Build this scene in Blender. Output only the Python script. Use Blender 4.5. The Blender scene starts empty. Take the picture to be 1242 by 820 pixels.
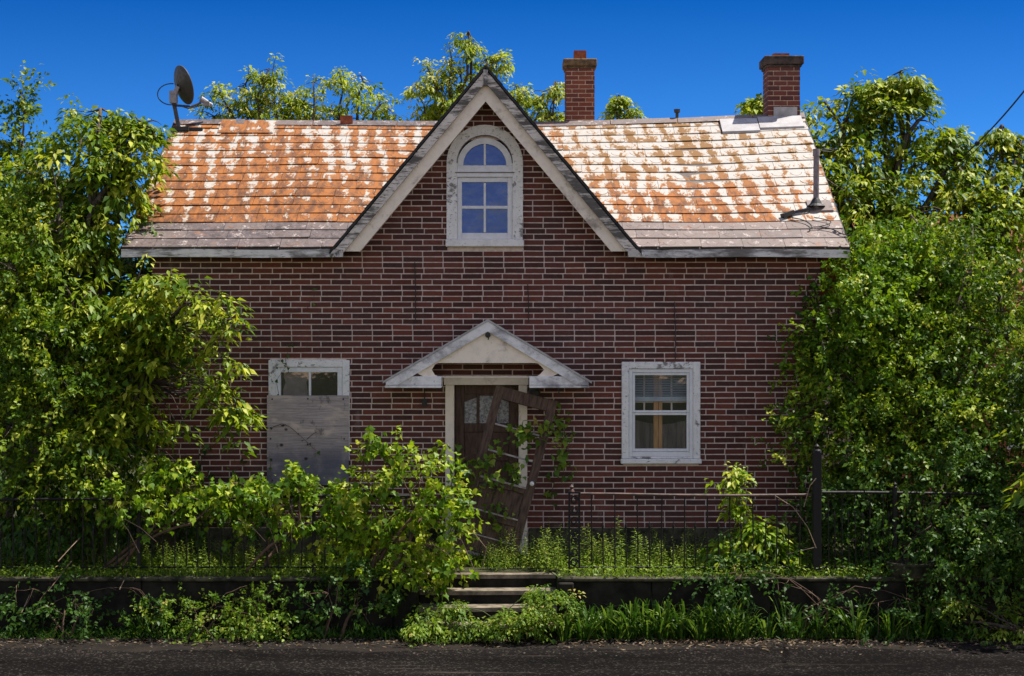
import bpy, math, random
import numpy as np
from mathutils import Vector, Matrix, Euler

PI = math.pi
R = math.radians
SC = bpy.context.scene
COL = SC.collection
random.seed(11)
RNG = np.random.default_rng(11)

# ------------------------------------------------------------------ camera frame (metres; wall plane is y = 0)
CAM_Y, CAM_Z, FPX = -21.0, 2.62, 2100.0


def at(px, py, y):
    """a point of the photograph at depth y, in metres"""
    s = FPX / (y - CAM_Y)
    return Vector(((px - 621) / s, y, CAM_Z + (410 - py) / s))


def scale_at(y):
    return FPX / (y - CAM_Y)


# ------------------------------------------------------------------ mesh helpers
WL = {}


class MB:
    def __init__(self):
        self.v, self.f, self.a, self.m = [], [], [], []

    def face(self, pts, a=None, m=0):
        n = len(self.v)
        self.v.extend([tuple(p) for p in pts])
        self.f.append(tuple(range(n, n + len(pts))))
        self.a.append(random.random() if a is None else a)
        self.m.append(m)

    def raw(self, verts, faces, a=None, m=0):
        n = len(self.v)
        self.v.extend([tuple(p) for p in verts])
        a = random.random() if a is None else a
        for f in faces:
            self.f.append(tuple(n + i for i in f))
            self.a.append(a)
            self.m.append(m)

    def box(self, x0, x1, y0, y1, z0, z1, a=None, m=0):
        v = [(x0, y0, z0), (x1, y0, z0), (x1, y1, z0), (x0, y1, z0), (x0, y0, z1), (x1, y0, z1), (x1, y1, z1), (x0, y1, z1)]
        self.raw(v, [(0, 3, 2, 1), (4, 5, 6, 7), (0, 1, 5, 4), (1, 2, 6, 5), (2, 3, 7, 6), (3, 0, 4, 7)], a, m)

    def bar(self, p, q, w, t, up=(0, 0, 1), a=None, m=0):
        """rectangular bar from p to q, w across, t thick"""
        p, q = Vector(p), Vector(q)
        d = (q - p).normalized()
        s = d.cross(Vector(up))
        if s.length < 1e-4:
            s = d.cross(Vector((0, 1, 0)))
        s.normalize()
        u = s.cross(d).normalized()
        v = []
        for c in (p, q):
            for (i, j) in ((-1, -1), (1, -1), (1, 1), (-1, 1)):
                v.append(c + s * (i * w / 2) + u * (j * t / 2))
        self.raw(v, [(0, 3, 2, 1), (4, 5, 6, 7), (0, 1, 5, 4), (1, 2, 6, 5), (2, 3, 7, 6), (3, 0, 4, 7)], a, m)

    def tube(self, pts, rad, n=6, a=None, m=0, cap=True):
        pts = [Vector(p) for p in pts]
        if not hasattr(rad, '__len__'):
            rad = [rad] * len(pts)
        ref = None
        rings = []
        for i, p in enumerate(pts):
            d = pts[min(i + 1, len(pts) - 1)] - pts[max(i - 1, 0)]
            if d.length < 1e-6:
                d = Vector((0, 0, 1))
            d.normalize()
            if ref is None:
                ref = d.cross(Vector((0.31, 0.87, 0.21)))
                if ref.length < 1e-3:
                    ref = d.cross(Vector((1, 0, 0)))
            ref = (ref - d * ref.dot(d)).normalized()
            b = d.cross(ref)
            rings.append([p + ref * (rad[i] * math.cos(2 * PI * k / n)) + b * (rad[i] * math.sin(2 * PI * k / n)) for k in range(n)])
        v = [q for r in rings for q in r]
        f = []
        for i in range(len(pts) - 1):
            for k in range(n):
                k2 = (k + 1) % n
                f.append((i * n + k, i * n + k2, (i + 1) * n + k2, (i + 1) * n + k))
        if cap:
            f.append(tuple(reversed(range(n))))
            f.append(tuple((len(pts) - 1) * n + k for k in range(n)))
        self.raw(v, f, a, m)

    def prism(self, poly, y0, y1, a=None, m=0):
        """polygon of (x, z), counter-clockwise seen from the front, from y0 (front) to y1"""
        n = len(poly)
        v = [(x, y0, z) for x, z in poly] + [(x, y1, z) for x, z in poly]
        f = [tuple(range(n)), tuple(reversed(range(n, 2 * n)))]
        for i in range(n):
            j = (i + 1) % n
            f.append((j, i, n + i, n + j))
        self.raw(v, f, a, m)

    def ring(self, inner, outer, y0, y1, a=None, m=0):
        """band between two open polylines of the same length (x, z), with depth"""
        k = len(inner)
        for i in range(k - 1):
            a0, a1, b0, b1 = inner[i], inner[i + 1], outer[i], outer[i + 1]
            P = lambda q, y: (q[0], y, q[1])
            self.face([P(a0, y0), P(b0, y0), P(b1, y0), P(a1, y0)], a, m)
            self.face([P(b0, y0), P(b0, y1), P(b1, y1), P(b1, y0)], a, m)
            self.face([P(a1, y0), P(a1, y1), P(a0, y1), P(a0, y0)], a, m)
        for i in (0, k - 1):
            P = lambda q, y: (q[0], y, q[1])
            self.face([P(inner[i], y0), P(inner[i], y1), P(outer[i], y1), P(outer[i], y0)], a, m)

    def lathe(self, prof, n=20, c=(0, 0, 0), axis=None, a=None, m=0):
        """profile of (r, h) turned round the z axis through c (or another axis)"""
        c = Vector(c)
        q = Vector((0, 0, 1)).rotation_difference(Vector(axis)) if axis is not None else None
        v, f = [], []
        for r, h in prof:
            for k in range(n):
                p = Vector((r * math.cos(2 * PI * k / n), r * math.sin(2 * PI * k / n), h))
                v.append(c + (q @ p if q else p))
        for i in range(len(prof) - 1):
            for k in range(n):
                k2 = (k + 1) % n
                f.append((i * n + k, i * n + k2, (i + 1) * n + k2, (i + 1) * n + k))
        self.raw(v, f, a, m)

    def build(self, name, mats, parent=None, bevel=0.0, smooth=False, label=None):
        if not isinstance(mats, (list, tuple)):
            mats = [mats]
        off = np.array(WL.get(parent.name, (0, 0, 0)) if parent else (0, 0, 0))
        me = bpy.data.meshes.new(name)
        V = np.array(self.v, dtype=float).reshape(-1, 3) - off
        me.from_pydata(V.tolist(), [], self.f)
        for mt in mats:
            me.materials.append(mt)
        if len(mats) > 1:
            me.polygons.foreach_set('material_index', np.array(self.m, dtype=np.int32))
        at_ = me.attributes.new('rnd', 'FLOAT', 'FACE')
        at_.data.foreach_set('value', np.array(self.a, dtype=np.float32))
        if smooth:
            me.polygons.foreach_set('use_smooth', np.ones(len(self.f), dtype=bool))
        me.update()
        o = bpy.data.objects.new(name, me)
        COL.objects.link(o)
        if parent:
            o.parent = parent
        WL[o.name] = tuple(off)
        if bevel:
            b = o.modifiers.new('bevel', 'BEVEL')
            b.width = bevel
            b.segments = 1
            b.limit_method = 'ANGLE'
        if label:
            o['label'] = label
        return o


def tag(o, label, cat, group=None, kind=None):
    o['label'] = label
    o['category'] = cat
    if group:
        o['group'] = group
    if kind:
        o['kind'] = kind
    return o


def thing(name, loc, label, cat, group=None):
    o = bpy.data.objects.new(name, None)
    o.empty_display_size = 0.2
    COL.objects.link(o)
    o.location = loc
    WL[o.name] = tuple(loc)
    return tag(o, label, cat, group)


def structure(o):
    o['kind'] = 'structure'
    return o


def copy_tree(o, parent=None):
    c = o.copy()
    COL.objects.link(c)
    if parent:
        c.parent = parent
    for ch in list(o.children):
        copy_tree(ch, c)
    return c


# ------------------------------------------------------------------ materials
def lin(c):
    return tuple(((x / 255 + 0.055) / 1.055) ** 2.4 if x > 10 else x / 255 / 12.92 for x in c)


class N:
    """small node-tree writer"""

    def __init__(self, name):
        self.mat = bpy.data.materials.new(name)
        self.mat.use_nodes = True
        self.t = self.mat.node_tree
        self.t.nodes.clear()
        self.out = self.t.nodes.new('ShaderNodeOutputMaterial')
        self._obj = None

    def n(self, typ, inp=None, **kw):
        nd = self.t.nodes.new(typ)
        for k, v in kw.items():
            setattr(nd, k, v)
        for k, v in (inp or {}).items():
            self.set(nd, k, v)
        return nd

    def set(self, nd, k, v):
        s = nd.inputs[k]
        if isinstance(v, bpy.types.NodeSocket):
            self.t.links.new(v, s)
        elif isinstance(v, bpy.types.Node):
            self.t.links.new(v.outputs[0], s)
        else:
            if hasattr(s.default_value, '__len__') and not isinstance(v, str):
                v = tuple(v)
                if len(s.default_value) == 4 and len(v) == 3:
                    v = v + (1.0,)
            s.default_value = v

    def obj(self, scale=(1, 1, 1), rot=(0, 0, 0), loc=(0, 0, 0)):
        if self._obj is None:
            self._obj = self.n('ShaderNodeTexCoord')
        mp = self.n('ShaderNodeMapping', {'Vector': self._obj.outputs['Object'], 'Scale': scale, 'Rotation': rot, 'Location': loc})
        return mp.outputs[0]

    def noise(self, scale, detail=4, rough=0.55, vec=None, dist=0.0):
        return self.n('ShaderNodeTexNoise', {'Vector': vec or self.obj(), 'Scale': scale, 'Detail': detail, 'Roughness': rough, 'Distortion': dist}).outputs[0]

    def math(self, op, a, b=0.0, c=0.0, clamp=False):
        nd = self.n('ShaderNodeMath', operation=op, use_clamp=clamp)
        self.set(nd, 0, a)
        self.set(nd, 1, b)
        self.set(nd, 2, c)
        return nd.outputs[0]

    def step(self, x, lo, hi, a=0.0, b=1.0):
        return self.n('ShaderNodeMapRange', {'Value': x, 'From Min': lo, 'From Max': hi, 'To Min': a, 'To Max': b}, interpolation_type='SMOOTHSTEP').outputs[0]

    def ramp(self, fac, stops):
        nd = self.n('ShaderNodeValToRGB', {'Fac': fac})
        e = nd.color_ramp.elements
        while len(e) < len(stops):
            e.new(0.5)
        for i, (p, c) in enumerate(stops):
            e[i].position = p
            e[i].color = tuple(c) + (1,)
        return nd.outputs[0]

    def mix(self, fac, a, b, blend='MIX'):
        nd = self.n('ShaderNodeMix', data_type='RGBA', blend_type=blend)
        self.set(nd, 0, fac)
        self.set(nd, 6, a)
        self.set(nd, 7, b)
        return nd.outputs[2]

    def attr(self, name='rnd'):
        return self.n('ShaderNodeAttribute', attribute_name=name).outputs['Fac']

    def sep(self):
        if self._obj is None:
            self._obj = self.n('ShaderNodeTexCoord')
        return self.n('ShaderNodeSeparateXYZ', {0: self._obj.outputs['Object']}).outputs

    def bump(self, h, strength=0.3, dist=0.01):
        return self.n('ShaderNodeBump', {'Height': h, 'Strength': strength, 'Distance': dist}).outputs[0]

    def done(self, col, rough=0.7, spec=0.4, metal=0.0, bump=None, **kw):
        b = self.n('ShaderNodeBsdfPrincipled', {'Base Color': col, 'Roughness': rough, 'Specular IOR Level': spec, 'Metallic': metal})
        if bump is not None:
            self.set(b, 'Normal', bump)
        for k, v in kw.items():
            self.set(b, k, v)
        self.t.links.new(b.outputs[0], self.out.inputs[0])
        return self.mat


def m_brick(name, stops, dirt=0.35):
    k = N(name)
    a = k.attr()
    n1 = k.noise(40, 3)
    c = k.ramp(k.math('ADD', k.math('MULTIPLY', a, 0.75), k.math('MULTIPLY', n1, 0.25)), stops)
    big = k.noise(0.9, 5, 0.6)
    c = k.mix(k.step(big, 0.35, 0.75, 0.0, dirt), c, (0.07, 0.045, 0.05))
    eff = k.noise(3.0, 6, 0.7, k.obj((1, 1, 0.35)))
    c = k.mix(k.step(eff, 0.6, 0.8, 0.0, 0.28), c, (0.5, 0.42, 0.4))
    return k.done(c, k.step(n1, 0.3, 0.7, 0.55, 0.9), 0.35, bump=k.bump(k.noise(120, 3), 0.5, 0.004))


def m_peel(name, paint, wood, amount, grain=(8, 8, 8), scale=6.0, bumpy=0.5, soft=0.03, rot=(0, 0, 0), chips=0.30):
    """old paint flaking off grey wood: large worn areas plus small chips"""
    k = N(name)
    v = k.obj(grain, rot)
    a = k.noise(scale, 8, 0.72, v, 0.3)
    b = k.noise(1.9, 4, 0.6)
    s = k.math('ADD', k.math('MULTIPLY', a, 0.6), k.math('MULTIPLY', b, 0.4))
    m = k.step(s, amount - soft, amount + soft)      # 1 = paint kept
    ch = k.step(k.noise(scale * 5, 7, 0.75, v), chips, chips + 0.04)
    m = k.math('MULTIPLY', m, ch)
    wc = k.mix(k.noise(30, 4, 0.6, v), wood, tuple(x * 0.35 for x in wood))
    pc = k.mix(k.step(k.noise(9, 6, 0.7), 0.4, 0.75, 0.0, 0.45), paint, tuple(x * 0.62 for x in paint))
    c = k.mix(m, wc, pc)
    h = k.math('ADD', m, k.math('MULTIPLY', k.noise(60, 4), 0.3))
    return k.done(c, 0.6, 0.35, bump=k.bump(h, bumpy, 0.004))


def m_plain(name, c1, c2, scale=20, rough=0.7, spec=0.4, metal=0.0, b=0.25, stretch=(1, 1, 1)):
    k = N(name)
    v = k.obj(stretch)
    n = k.noise(scale, 6, 0.65, v)
    return k.done(k.mix(k.step(n, 0.3, 0.7), c1, c2), k.step(n, 0.3, 0.7, rough - 0.1, rough + 0.1), spec, metal, k.bump(n, b, 0.006))


def m_leaf(name, stops, trans=0.4, gloss=0.35, tscale=(1.25, 1.25, 0.7)):
    k = N(name)
    c = k.ramp(k.attr(), stops)
    tc = k.mix(1.0, c, tscale, 'MULTIPLY')
    p = k.n('ShaderNodeBsdfPrincipled', {'Base Color': c, 'Roughness': gloss, 'Specular IOR Level': 0.22})
    t = k.n('ShaderNodeBsdfTranslucent', {'Color': tc})
    mx = k.n('ShaderNodeMixShader', {0: trans})
    k.t.links.new(p.outputs[0], mx.inputs[1])
    k.t.links.new(t.outputs[0], mx.inputs[2])
    k.t.links.new(mx.outputs[0], k.out.inputs[0])
    return k.mat


M = {}
M['brick'] = m_brick('brick', [(0.0, (0.038, 0.011, 0.008)), (0.35, (0.072, 0.017, 0.010)), (0.6, (0.105, 0.024, 0.014)), (0.85, (0.15, 0.037, 0.021)), (1.0, (0.07, 0.021, 0.017))])
M['chimney_brick'] = m_brick('chimney_brick', [(0.0, (0.08, 0.018, 0.011)), (0.5, (0.17, 0.038, 0.02)), (1.0, (0.26, 0.07, 0.033))], 0.6)
M['sooty_brick'] = m_brick('sooty_brick', [(0.0, (0.07, 0.02, 0.018)), (0.5, (0.13, 0.032, 0.025)), (1.0, (0.2, 0.055, 0.035))], 0.7)
M['orange_brick'] = m_brick('orange_brick', [(0.0, (0.35, 0.11, 0.05)), (0.5, (0.45, 0.15, 0.07)), (1.0, (0.52, 0.2, 0.1))], 0.2)
M['mortar'] = m_plain('mortar', (0.78, 0.645, 0.575), (0.56, 0.45, 0.40), 18, 0.9, 0.2)
M['old_mortar'] = m_plain('old_mortar', (0.62, 0.45, 0.32), (0.42, 0.29, 0.2), 25, 0.9, 0.2)
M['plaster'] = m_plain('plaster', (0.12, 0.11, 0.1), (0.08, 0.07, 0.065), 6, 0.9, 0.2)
M['concrete'] = m_plain('concrete', (0.24, 0.22, 0.2), (0.10, 0.09, 0.08), 7, 0.9, 0.2, b=0.5)
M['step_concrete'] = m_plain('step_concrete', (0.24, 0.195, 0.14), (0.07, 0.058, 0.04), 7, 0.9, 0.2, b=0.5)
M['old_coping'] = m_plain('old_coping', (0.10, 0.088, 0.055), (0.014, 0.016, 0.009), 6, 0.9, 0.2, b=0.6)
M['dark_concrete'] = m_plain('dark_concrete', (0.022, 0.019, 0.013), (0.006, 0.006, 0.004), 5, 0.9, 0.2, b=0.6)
M['white'] = m_peel('white_paint', (0.82, 0.80, 0.78), (0.34, 0.31, 0.29), 0.36, (1, 1, 1), 5)
M['worn_white'] = m_peel('worn_white_paint', (0.82, 0.79, 0.76), (0.36, 0.33, 0.31), 0.422, (1, 1, 1.2), 8, 0.9, .02, chips=.37)
M['sash'] = m_plain('sash_paint', (0.76, 0.75, 0.76), (0.66, 0.65, 0.65), 14, 0.45, 0.4, b=0.08)
M['cream'] = m_peel('cream_paint', (0.90, 0.77, 0.64), (0.52, 0.43, 0.35), 0.40, (1, 1, 1), 4, 0.3, .07, chips=.31)
for nm, ang in (('barge_left', 50), ('barge_right', -50)):
    M[nm] = m_peel(nm, (0.70, 0.62, 0.55), (0.15, 0.13, 0.115), 0.465 if ang > 0 else 0.485, (.35, 1, 3.0), 5, 0.9, .04, (0, R(ang), 0), .40)
M['barge'] = m_peel('barge_paint', (0.55, 0.50, 0.46), (0.16, 0.14, 0.13), 0.50, (1, 1, 1), 7, 0.9)
M['fascia'] = m_peel('fascia_paint', (0.70, 0.66, 0.64), (0.24, 0.21, 0.19), 0.49, (.5, 1, 3), 4, 0.9, .06, chips=.36)
M['hood_paint'] = m_peel('hood_paint', (0.82, 0.78, 0.78), (0.40, 0.37, 0.39), 0.47, (.8, 1, 1.2), 4, 0.6, .09, chips=.33)
M['black_edge'] = m_plain('black_edge', (0.035, 0.03, 0.03), (0.015, 0.014, 0.014), 12, 0.7)
M['scallop_shade'] = m_plain('scallop_shade_brown', (0.10, 0.055, 0.035), (0.22, 0.14, 0.10), 5, 0.8, 0.2)  # brown that paints the shadow line of each pressed scallop
M['grey_wood'] = m_plain('grey_wood', (0.2, 0.17, 0.15), (0.09, 0.075, 0.065), 10, 0.85, 0.2, stretch=(1, 1, 12))
M['iron'] = m_plain('black_iron', (0.009, 0.009, 0.009), (0.018, 0.014, 0.012), 30, 0.6, 0.25, b=0.2)
M['rusty_rail'] = m_plain('rusty_rail', (0.11, 0.05, 0.033), (0.04, 0.03, 0.028), 14, 0.6, 0.4, b=0.3)
M['dark_metal'] = m_plain('dark_metal', (0.05, 0.048, 0.045), (0.035, 0.033, 0.03), 20, 0.5, 0.4, b=0.05)
M['grey_metal'] = m_plain('grey_metal', (0.3, 0.29, 0.3), (0.18, 0.17, 0.18), 20, 0.45, 0.5, b=0.1)
M['pipe'] = m_plain('vent_pipe_metal', (0.24, 0.20, 0.22), (0.13, 0.10, 0.11), 20, 0.5, 0.5, b=0.2)
M['bright_metal'] = m_plain('bright_metal', (0.44, 0.425, 0.43), (0.27, 0.25, 0.245), 6, 0.5, 0.5, b=0.15)
M['rubber'] = m_plain('black_rubber', (0.02, 0.02, 0.02), (0.03, 0.03, 0.03), 30, 0.6)
M['terracotta'] = m_plain('terracotta', (0.36, 0.11, 0.05), (0.2, 0.05, 0.03), 16, 0.8, 0.2, b=0.4)
M['rust_roof'] = m_plain('rust_roof', (0.22, 0.065, 0.02), (0.10, 0.035, 0.015), 5, 0.8, 0.2)
M['chimney_cap'] = m_plain('chimney_cap', (0.2, 0.13, 0.06), (0.06, 0.045, 0.035), 12, 0.9, 0.2, b=0.5)
M['dark_cap'] = m_plain('dark_cap', (0.10, 0.075, 0.065), (0.03, 0.025, 0.024), 12, 0.9, 0.2, b=0.5)
M['door_wood'] = m_plain('door_wood', (0.11, 0.058, 0.034), (0.05, 0.026, 0.018), 7, 0.6, 0.35, b=0.3, stretch=(5, 5, 1))
M['old_door_wood'] = m_plain('old_door_wood', (0.13, 0.075, 0.045), (0.035, 0.022, 0.017), 6, 0.75, 0.3, b=0.6, stretch=(7, 7, 1))
M['muntin'] = m_plain('muntin_paint', (0.5, 0.45, 0.42), (0.25, 0.2, 0.18), 20, 0.7)
M['brace_wood'] = m_plain('brace_wood', (0.62, 0.33, 0.13), (0.42, 0.2, 0.075), 5, 0.7, 0.3, stretch=(9, 9, 1))
M['blind'] = m_plain('blind_slat', (0.45, 0.5, 0.55), (0.35, 0.4, 0.45), 8, 0.6)
M['curtain'] = m_plain('curtain_cloth', (0.24, 0.2, 0.2), (0.12, 0.1, 0.1), 5, 0.9, 0.1, stretch=(4, 4, 0.6))
M['torn_card'] = m_plain('torn_card', (0.36, 0.29, 0.27), (0.26, 0.2, 0.19), 9, 0.9, 0.2, b=0.3)
M['lace'] = m_plain('lace_glass', (0.42, 0.42, 0.43), (0.06, 0.06, 0.07), 38, 0.3, 0.5, b=0.5)
M['bark'] = m_plain('bark', (0.11, 0.085, 0.065), (0.04, 0.03, 0.024), 9, 0.9, 0.2, b=0.9, stretch=(3, 3, 0.7))
M['twig'] = m_plain('twig_bark', (0.16, 0.10, 0.065), (0.08, 0.05, 0.035), 12, 0.85, 0.2)
M['dead_stem'] = m_plain('dead_stem', (0.42, 0.30, 0.2), (0.24, 0.16, 0.1), 12, 0.85, 0.2)
M['green_stem'] = m_plain('green_stem', (0.09, 0.13, 0.03), (0.07, 0.09, 0.025), 12, 0.7, 0.3)

M['leaf_elder'] = m_leaf('leaf_elder', [(0.0, (0.034, 0.08, 0.006)), (0.4, (0.095, 0.17, 0.008)), (0.7, (0.24, 0.315, 0.012)), (1.0, (0.47, 0.48, 0.055))], 0.36, .5)
M['leaf_small'] = m_leaf('leaf_small', [(0.0, (0.026, 0.066, 0.006)), (0.5, (0.092, 0.168, 0.009)), (0.8, (0.225, 0.3, 0.014)), (1.0, (0.42, 0.44, 0.06))], 0.34, .5)
M['leaf_back'] = m_leaf('leaf_back', [(0.0, (0.075, 0.14, 0.01)), (0.5, (0.18, 0.26, 0.014)), (0.8, (0.34, 0.4, 0.03)), (1.0, (0.52, 0.5, 0.14))], 0.46, .5)
M['leaf_vine'] = m_leaf('leaf_vine', [(0.0, (0.04, 0.1, 0.006)), (0.45, (0.12, 0.22, 0.009)), (0.8, (0.28, 0.38, 0.016)), (1.0, (0.42, 0.44, 0.055))], 0.36, .5)
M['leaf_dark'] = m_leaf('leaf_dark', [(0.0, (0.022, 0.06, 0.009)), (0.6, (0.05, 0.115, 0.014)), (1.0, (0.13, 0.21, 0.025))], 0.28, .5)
M['leaf_weed'] = m_leaf('leaf_weed', [(0.0, (0.06, 0.13, 0.013)), (0.5, (0.15, 0.24, 0.02)), (0.9, (0.3, 0.37, 0.045)), (1.0, (0.45, 0.36, 0.1))], .38, .5)
M['leaf_strap'] = m_leaf('leaf_strap', [(0.0, (.018, .055, .007)), (.6, (.045, .105, .011)), (1.0, (.15, .23, .035))], .3, .45)
M['dead_leaf'] = m_leaf('dead_leaf', [(0.0, (0.04, 0.024, 0.012)), (0.5, (0.09, 0.055, 0.03)), (1.0, (0.24, 0.17, 0.10))], 0.15, 0.6)


def m_roof():
    k = N('rusty_painted_tin')
    x, y, z = k.sep()[:3]
    a = k.attr()
    big = k.noise(1.5, 5, 0.6, k.obj((1.0, 0.55, 0.5)), 0.3)
    strk = k.noise(6.5, 6, 0.66, k.obj((1.9, 0.75, 0.4), (0, 0, R(14))), 0.4)
    fine = k.noise(20, 6, 0.7, k.obj((1, 0.6, 0.5)))
    ph = k.math('ADD', k.math('MULTIPLY', x, 2 * PI / 0.25), k.math('ADD', k.math('MULTIPLY', y, 3.2), k.math('MULTIPLY', k.noise(1.1, 2), 7.0)))
    band = k.math('SINE', ph)
    s = k.math('ADD', k.math('MULTIPLY', big, 0.24), k.math('MULTIPLY', strk, 0.60))
    s = k.math('ADD', s, k.math('MULTIPLY', fine, 0.30))
    s = k.math('ADD', s, k.math('MULTIPLY', band, 0.06))
    s = k.math('ADD', s, k.math('MULTIPLY', a, 0.09))
    left = k.step(x, -1.6, 0.8, 0.065, 0.005)
    low = k.math('MULTIPLY', k.step(y, 2.2, 0.3, -0.012, 0.045), 1.0)
    phs = k.math('FRACT', k.math('DIVIDE', k.math('SUBTRACT', y, 0.213), 0.2058))
    s = k.math('ADD', s, k.step(phs, 0.15, 0.95, 0.03, -0.035))
    corner = k.step(x, 2.2, 3.8, 0.0, -0.045)
    s = k.math('ADD', k.math('ADD', s, left), k.math('ADD', low, corner))
    m = k.step(s, 0.612, 0.665)
    white = k.mix(fine, (0.53, 0.50, 0.455), (0.31, 0.28, 0.245))
    rust = k.mix(k.step(strk, 0.35, 0.65), (0.085, 0.026, 0.004), (0.30, 0.096, 0.010))
    ochre = k.mix(fine, (0.21, 0.085, 0.012), (0.15, 0.08, 0.018))
    up_r = k.math('MULTIPLY', k.step(x, 0.0, 1.5), k.step(y, 0.9, 1.8))
    rc = k.mix(up_r, rust, ochre)
    pink = k.step(s, 0.56, 0.64)
    w2 = k.mix(k.math('MULTIPLY', pink, 0.42), white, (0.40, 0.24, 0.10))
    c = k.mix(m, w2, rc)
    dirt = k.step(k.noise(7, 7, 0.75), 0.63, 0.74, 0.0, 0.6)
    c = k.mix(dirt, c, (0.10, 0.06, 0.035))
    h = k.math('ADD', k.math('MULTIPLY', fine, 0.6), k.math('MULTIPLY', m, 0.3))
    return k.done(c, k.step(m, 0, 1, 0.42, 0.8), 0.45, bump=k.bump(h, 0.35, 0.006))


def m_roof_grey():
    k = N('grey_tin')
    a = k.attr()
    x, y, z = k.sep()[:3]
    fine = k.noise(14, 7, 0.75, k.obj((1, 0.7, 0.6)))
    c = k.mix(k.step(fine, 0.35, 0.65), (0.13, 0.098, 0.094), (0.045, 0.035, 0.036))
    pale = k.math('ADD', k.math('MULTIPLY', a, 0.45), k.step(x, -1.0, 2.5, 0.0, 0.4))
    c = k.mix(pale, c, (0.21, 0.16, 0.138))
    sp = k.step(k.noise(9, 9, 0.8, k.obj((1, 0.8, 0.8), loc=(4, 2, 0))), 0.56, 0.61)
    c = k.mix(k.math('MULTIPLY', sp, .8), c, (0.46, 0.39, 0.36))
    ru = k.step(k.noise(4, 7, 0.75, k.obj(loc=(9, 1, 0))), 0.57, 0.66, 0, 0.8)
    c = k.mix(ru, c, (0.22, 0.095, 0.045))
    dk = k.step(k.noise(6, 7, 0.75, k.obj(loc=(2, 8, 0))), 0.58, 0.66, 0, 0.7)
    c = k.mix(dk, c, (0.03, 0.024, 0.024))
    return k.done(c, 0.6, 0.4, bump=k.bump(fine, 0.4, 0.006))


def m_plywood():
    k = N('weathered_plywood')
    x, y, z = k.sep()[:3]
    w = k.noise(2.2, 5, 0.6, k.obj((0.9, 1, 2.2)), 1.2)
    gr = k.n('ShaderNodeTexWave', {'Vector': k.obj((1.0, 1, 4.0)), 'Scale': 2.6, 'Distortion': 9.0, 'Detail': 3.0, 'Detail Scale': 0.8}, bands_direction='Z').outputs['Fac']
    fi = k.noise(9, 6, 0.7, k.obj((.5, 1, 5)), .6)
    c = k.mix(k.math('ADD', k.math('MULTIPLY', gr, .25), k.math('MULTIPLY', k.step(fi, .3, .7), .75)), (0.48, 0.405, 0.385), (0.25, 0.21, 0.205))
    c = k.mix(k.step(w, 0.5, 0.72), c, (0.60, 0.48, 0.40))
    low_dark = k.math('MULTIPLY', k.step(z, 1.5, 1.1), k.step(k.noise(3.5, 5, 0.6), 0.3, 0.6, 0.35, 0.85))  # patchy, darker and bluer towards the bottom of the board
    c = k.mix(low_dark, c, (0.085, 0.088, 0.125))
    vo = k.n('ShaderNodeTexVoronoi', {'Vector': k.obj((5.0, 5.0, 6.0)), 'Scale': 1.0}).outputs['Distance']
    c = k.mix(k.step(vo, 0.17, 0.05), c, (0.04, 0.03, 0.03))
    st = k.step(k.noise(7, 6, 0.7, k.obj((1, 1, 0.6), loc=(3, 0, 1))), 0.58, 0.7, 0, 0.75)
    c = k.mix(st, c, (0.09, 0.075, 0.075))
    return k.done(c, 0.85, 0.2, bump=k.bump(fi, 0.4, 0.004))


def m_road():
    k = N('asphalt')
    n = k.noise(1.2, 6, 0.65, k.obj((0.35, 1.4, 1)))
    c = k.mix(k.step(n, 0.35, 0.7), (0.0035, 0.003, 0.0028), (0.0095, 0.008, 0.0072))
    vo = k.n('ShaderNodeTexVoronoi', {'Vector': k.obj(), 'Scale': 55.0}).outputs
    rnd = k.n('ShaderNodeSeparateColor', {0: vo['Color']}).outputs[0]
    c = k.mix(k.math('MULTIPLY', k.math('MULTIPLY', k.step(rnd, 0.80, 1.0), k.step(n, .35, .65, .25, 1.0)), 0.8), c, (0.07, 0.057, 0.048))
    wear = k.step(k.noise(2.2, 7, 0.75, k.obj((0.22, 2.6, 1), loc=(5, 1, 0))), 0.58, 0.72, 0, 0.75)
    c = k.mix(wear, c, (0.075, 0.058, 0.046))
    h = k.math('ADD', k.math('MULTIPLY', rnd, 0.7), k.noise(60, 3))
    return k.done(c, 0.95, 0.04, bump=k.bump(h, 0.8, 0.012))


def m_soil(name, c1, c2, c3):
    k = N(name)
    n = k.noise(3.0, 8, 0.7)
    f = k.noise(40, 6, 0.7)
    c = k.mix(k.step(n, 0.3, 0.7), c1, c2)
    c = k.mix(k.step(f, 0.55, 0.75, 0, 0.8), c, c3)
    return k.done(c, 0.95, 0.1, bump=k.bump(f, 0.8, 0.02))


def m_glass(name, reflect, tint, clear, gcol=(0.95, 0.97, 1.0, 1), wavy=.04):
    """old window glass: mirror share, grimy film share, the rest clear"""
    k = N(name)
    bmp = k.bump(k.noise(3.0, 3, 0.5), wavy, 0.02)
    g = k.n('ShaderNodeBsdfGlossy', {'Color': gcol, 'Roughness': 0.02, 'Normal': bmp})
    film = k.step(k.noise(5, 6, 0.7), .4, .7)
    d = k.n('ShaderNodeBsdfDiffuse', {'Color': k.mix(film, tint, tuple(min(1, q * 2.2 + .015) for q in tint[:3]))})
    t = k.n('ShaderNodeBsdfTransparent', {'Color': (0.9, 0.92, 0.93, 1)})
    m1 = k.n('ShaderNodeMixShader', {0: clear})
    k.t.links.new(d.outputs[0], m1.inputs[1])
    k.t.links.new(t.outputs[0], m1.inputs[2])
    m2 = k.n('ShaderNodeMixShader', {0: reflect})
    k.t.links.new(m1.outputs[0], m2.inputs[1])
    k.t.links.new(g.outputs[0], m2.inputs[2])
    k.t.links.new(m2.outputs[0], k.out.inputs[0])
    return k.mat


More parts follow.
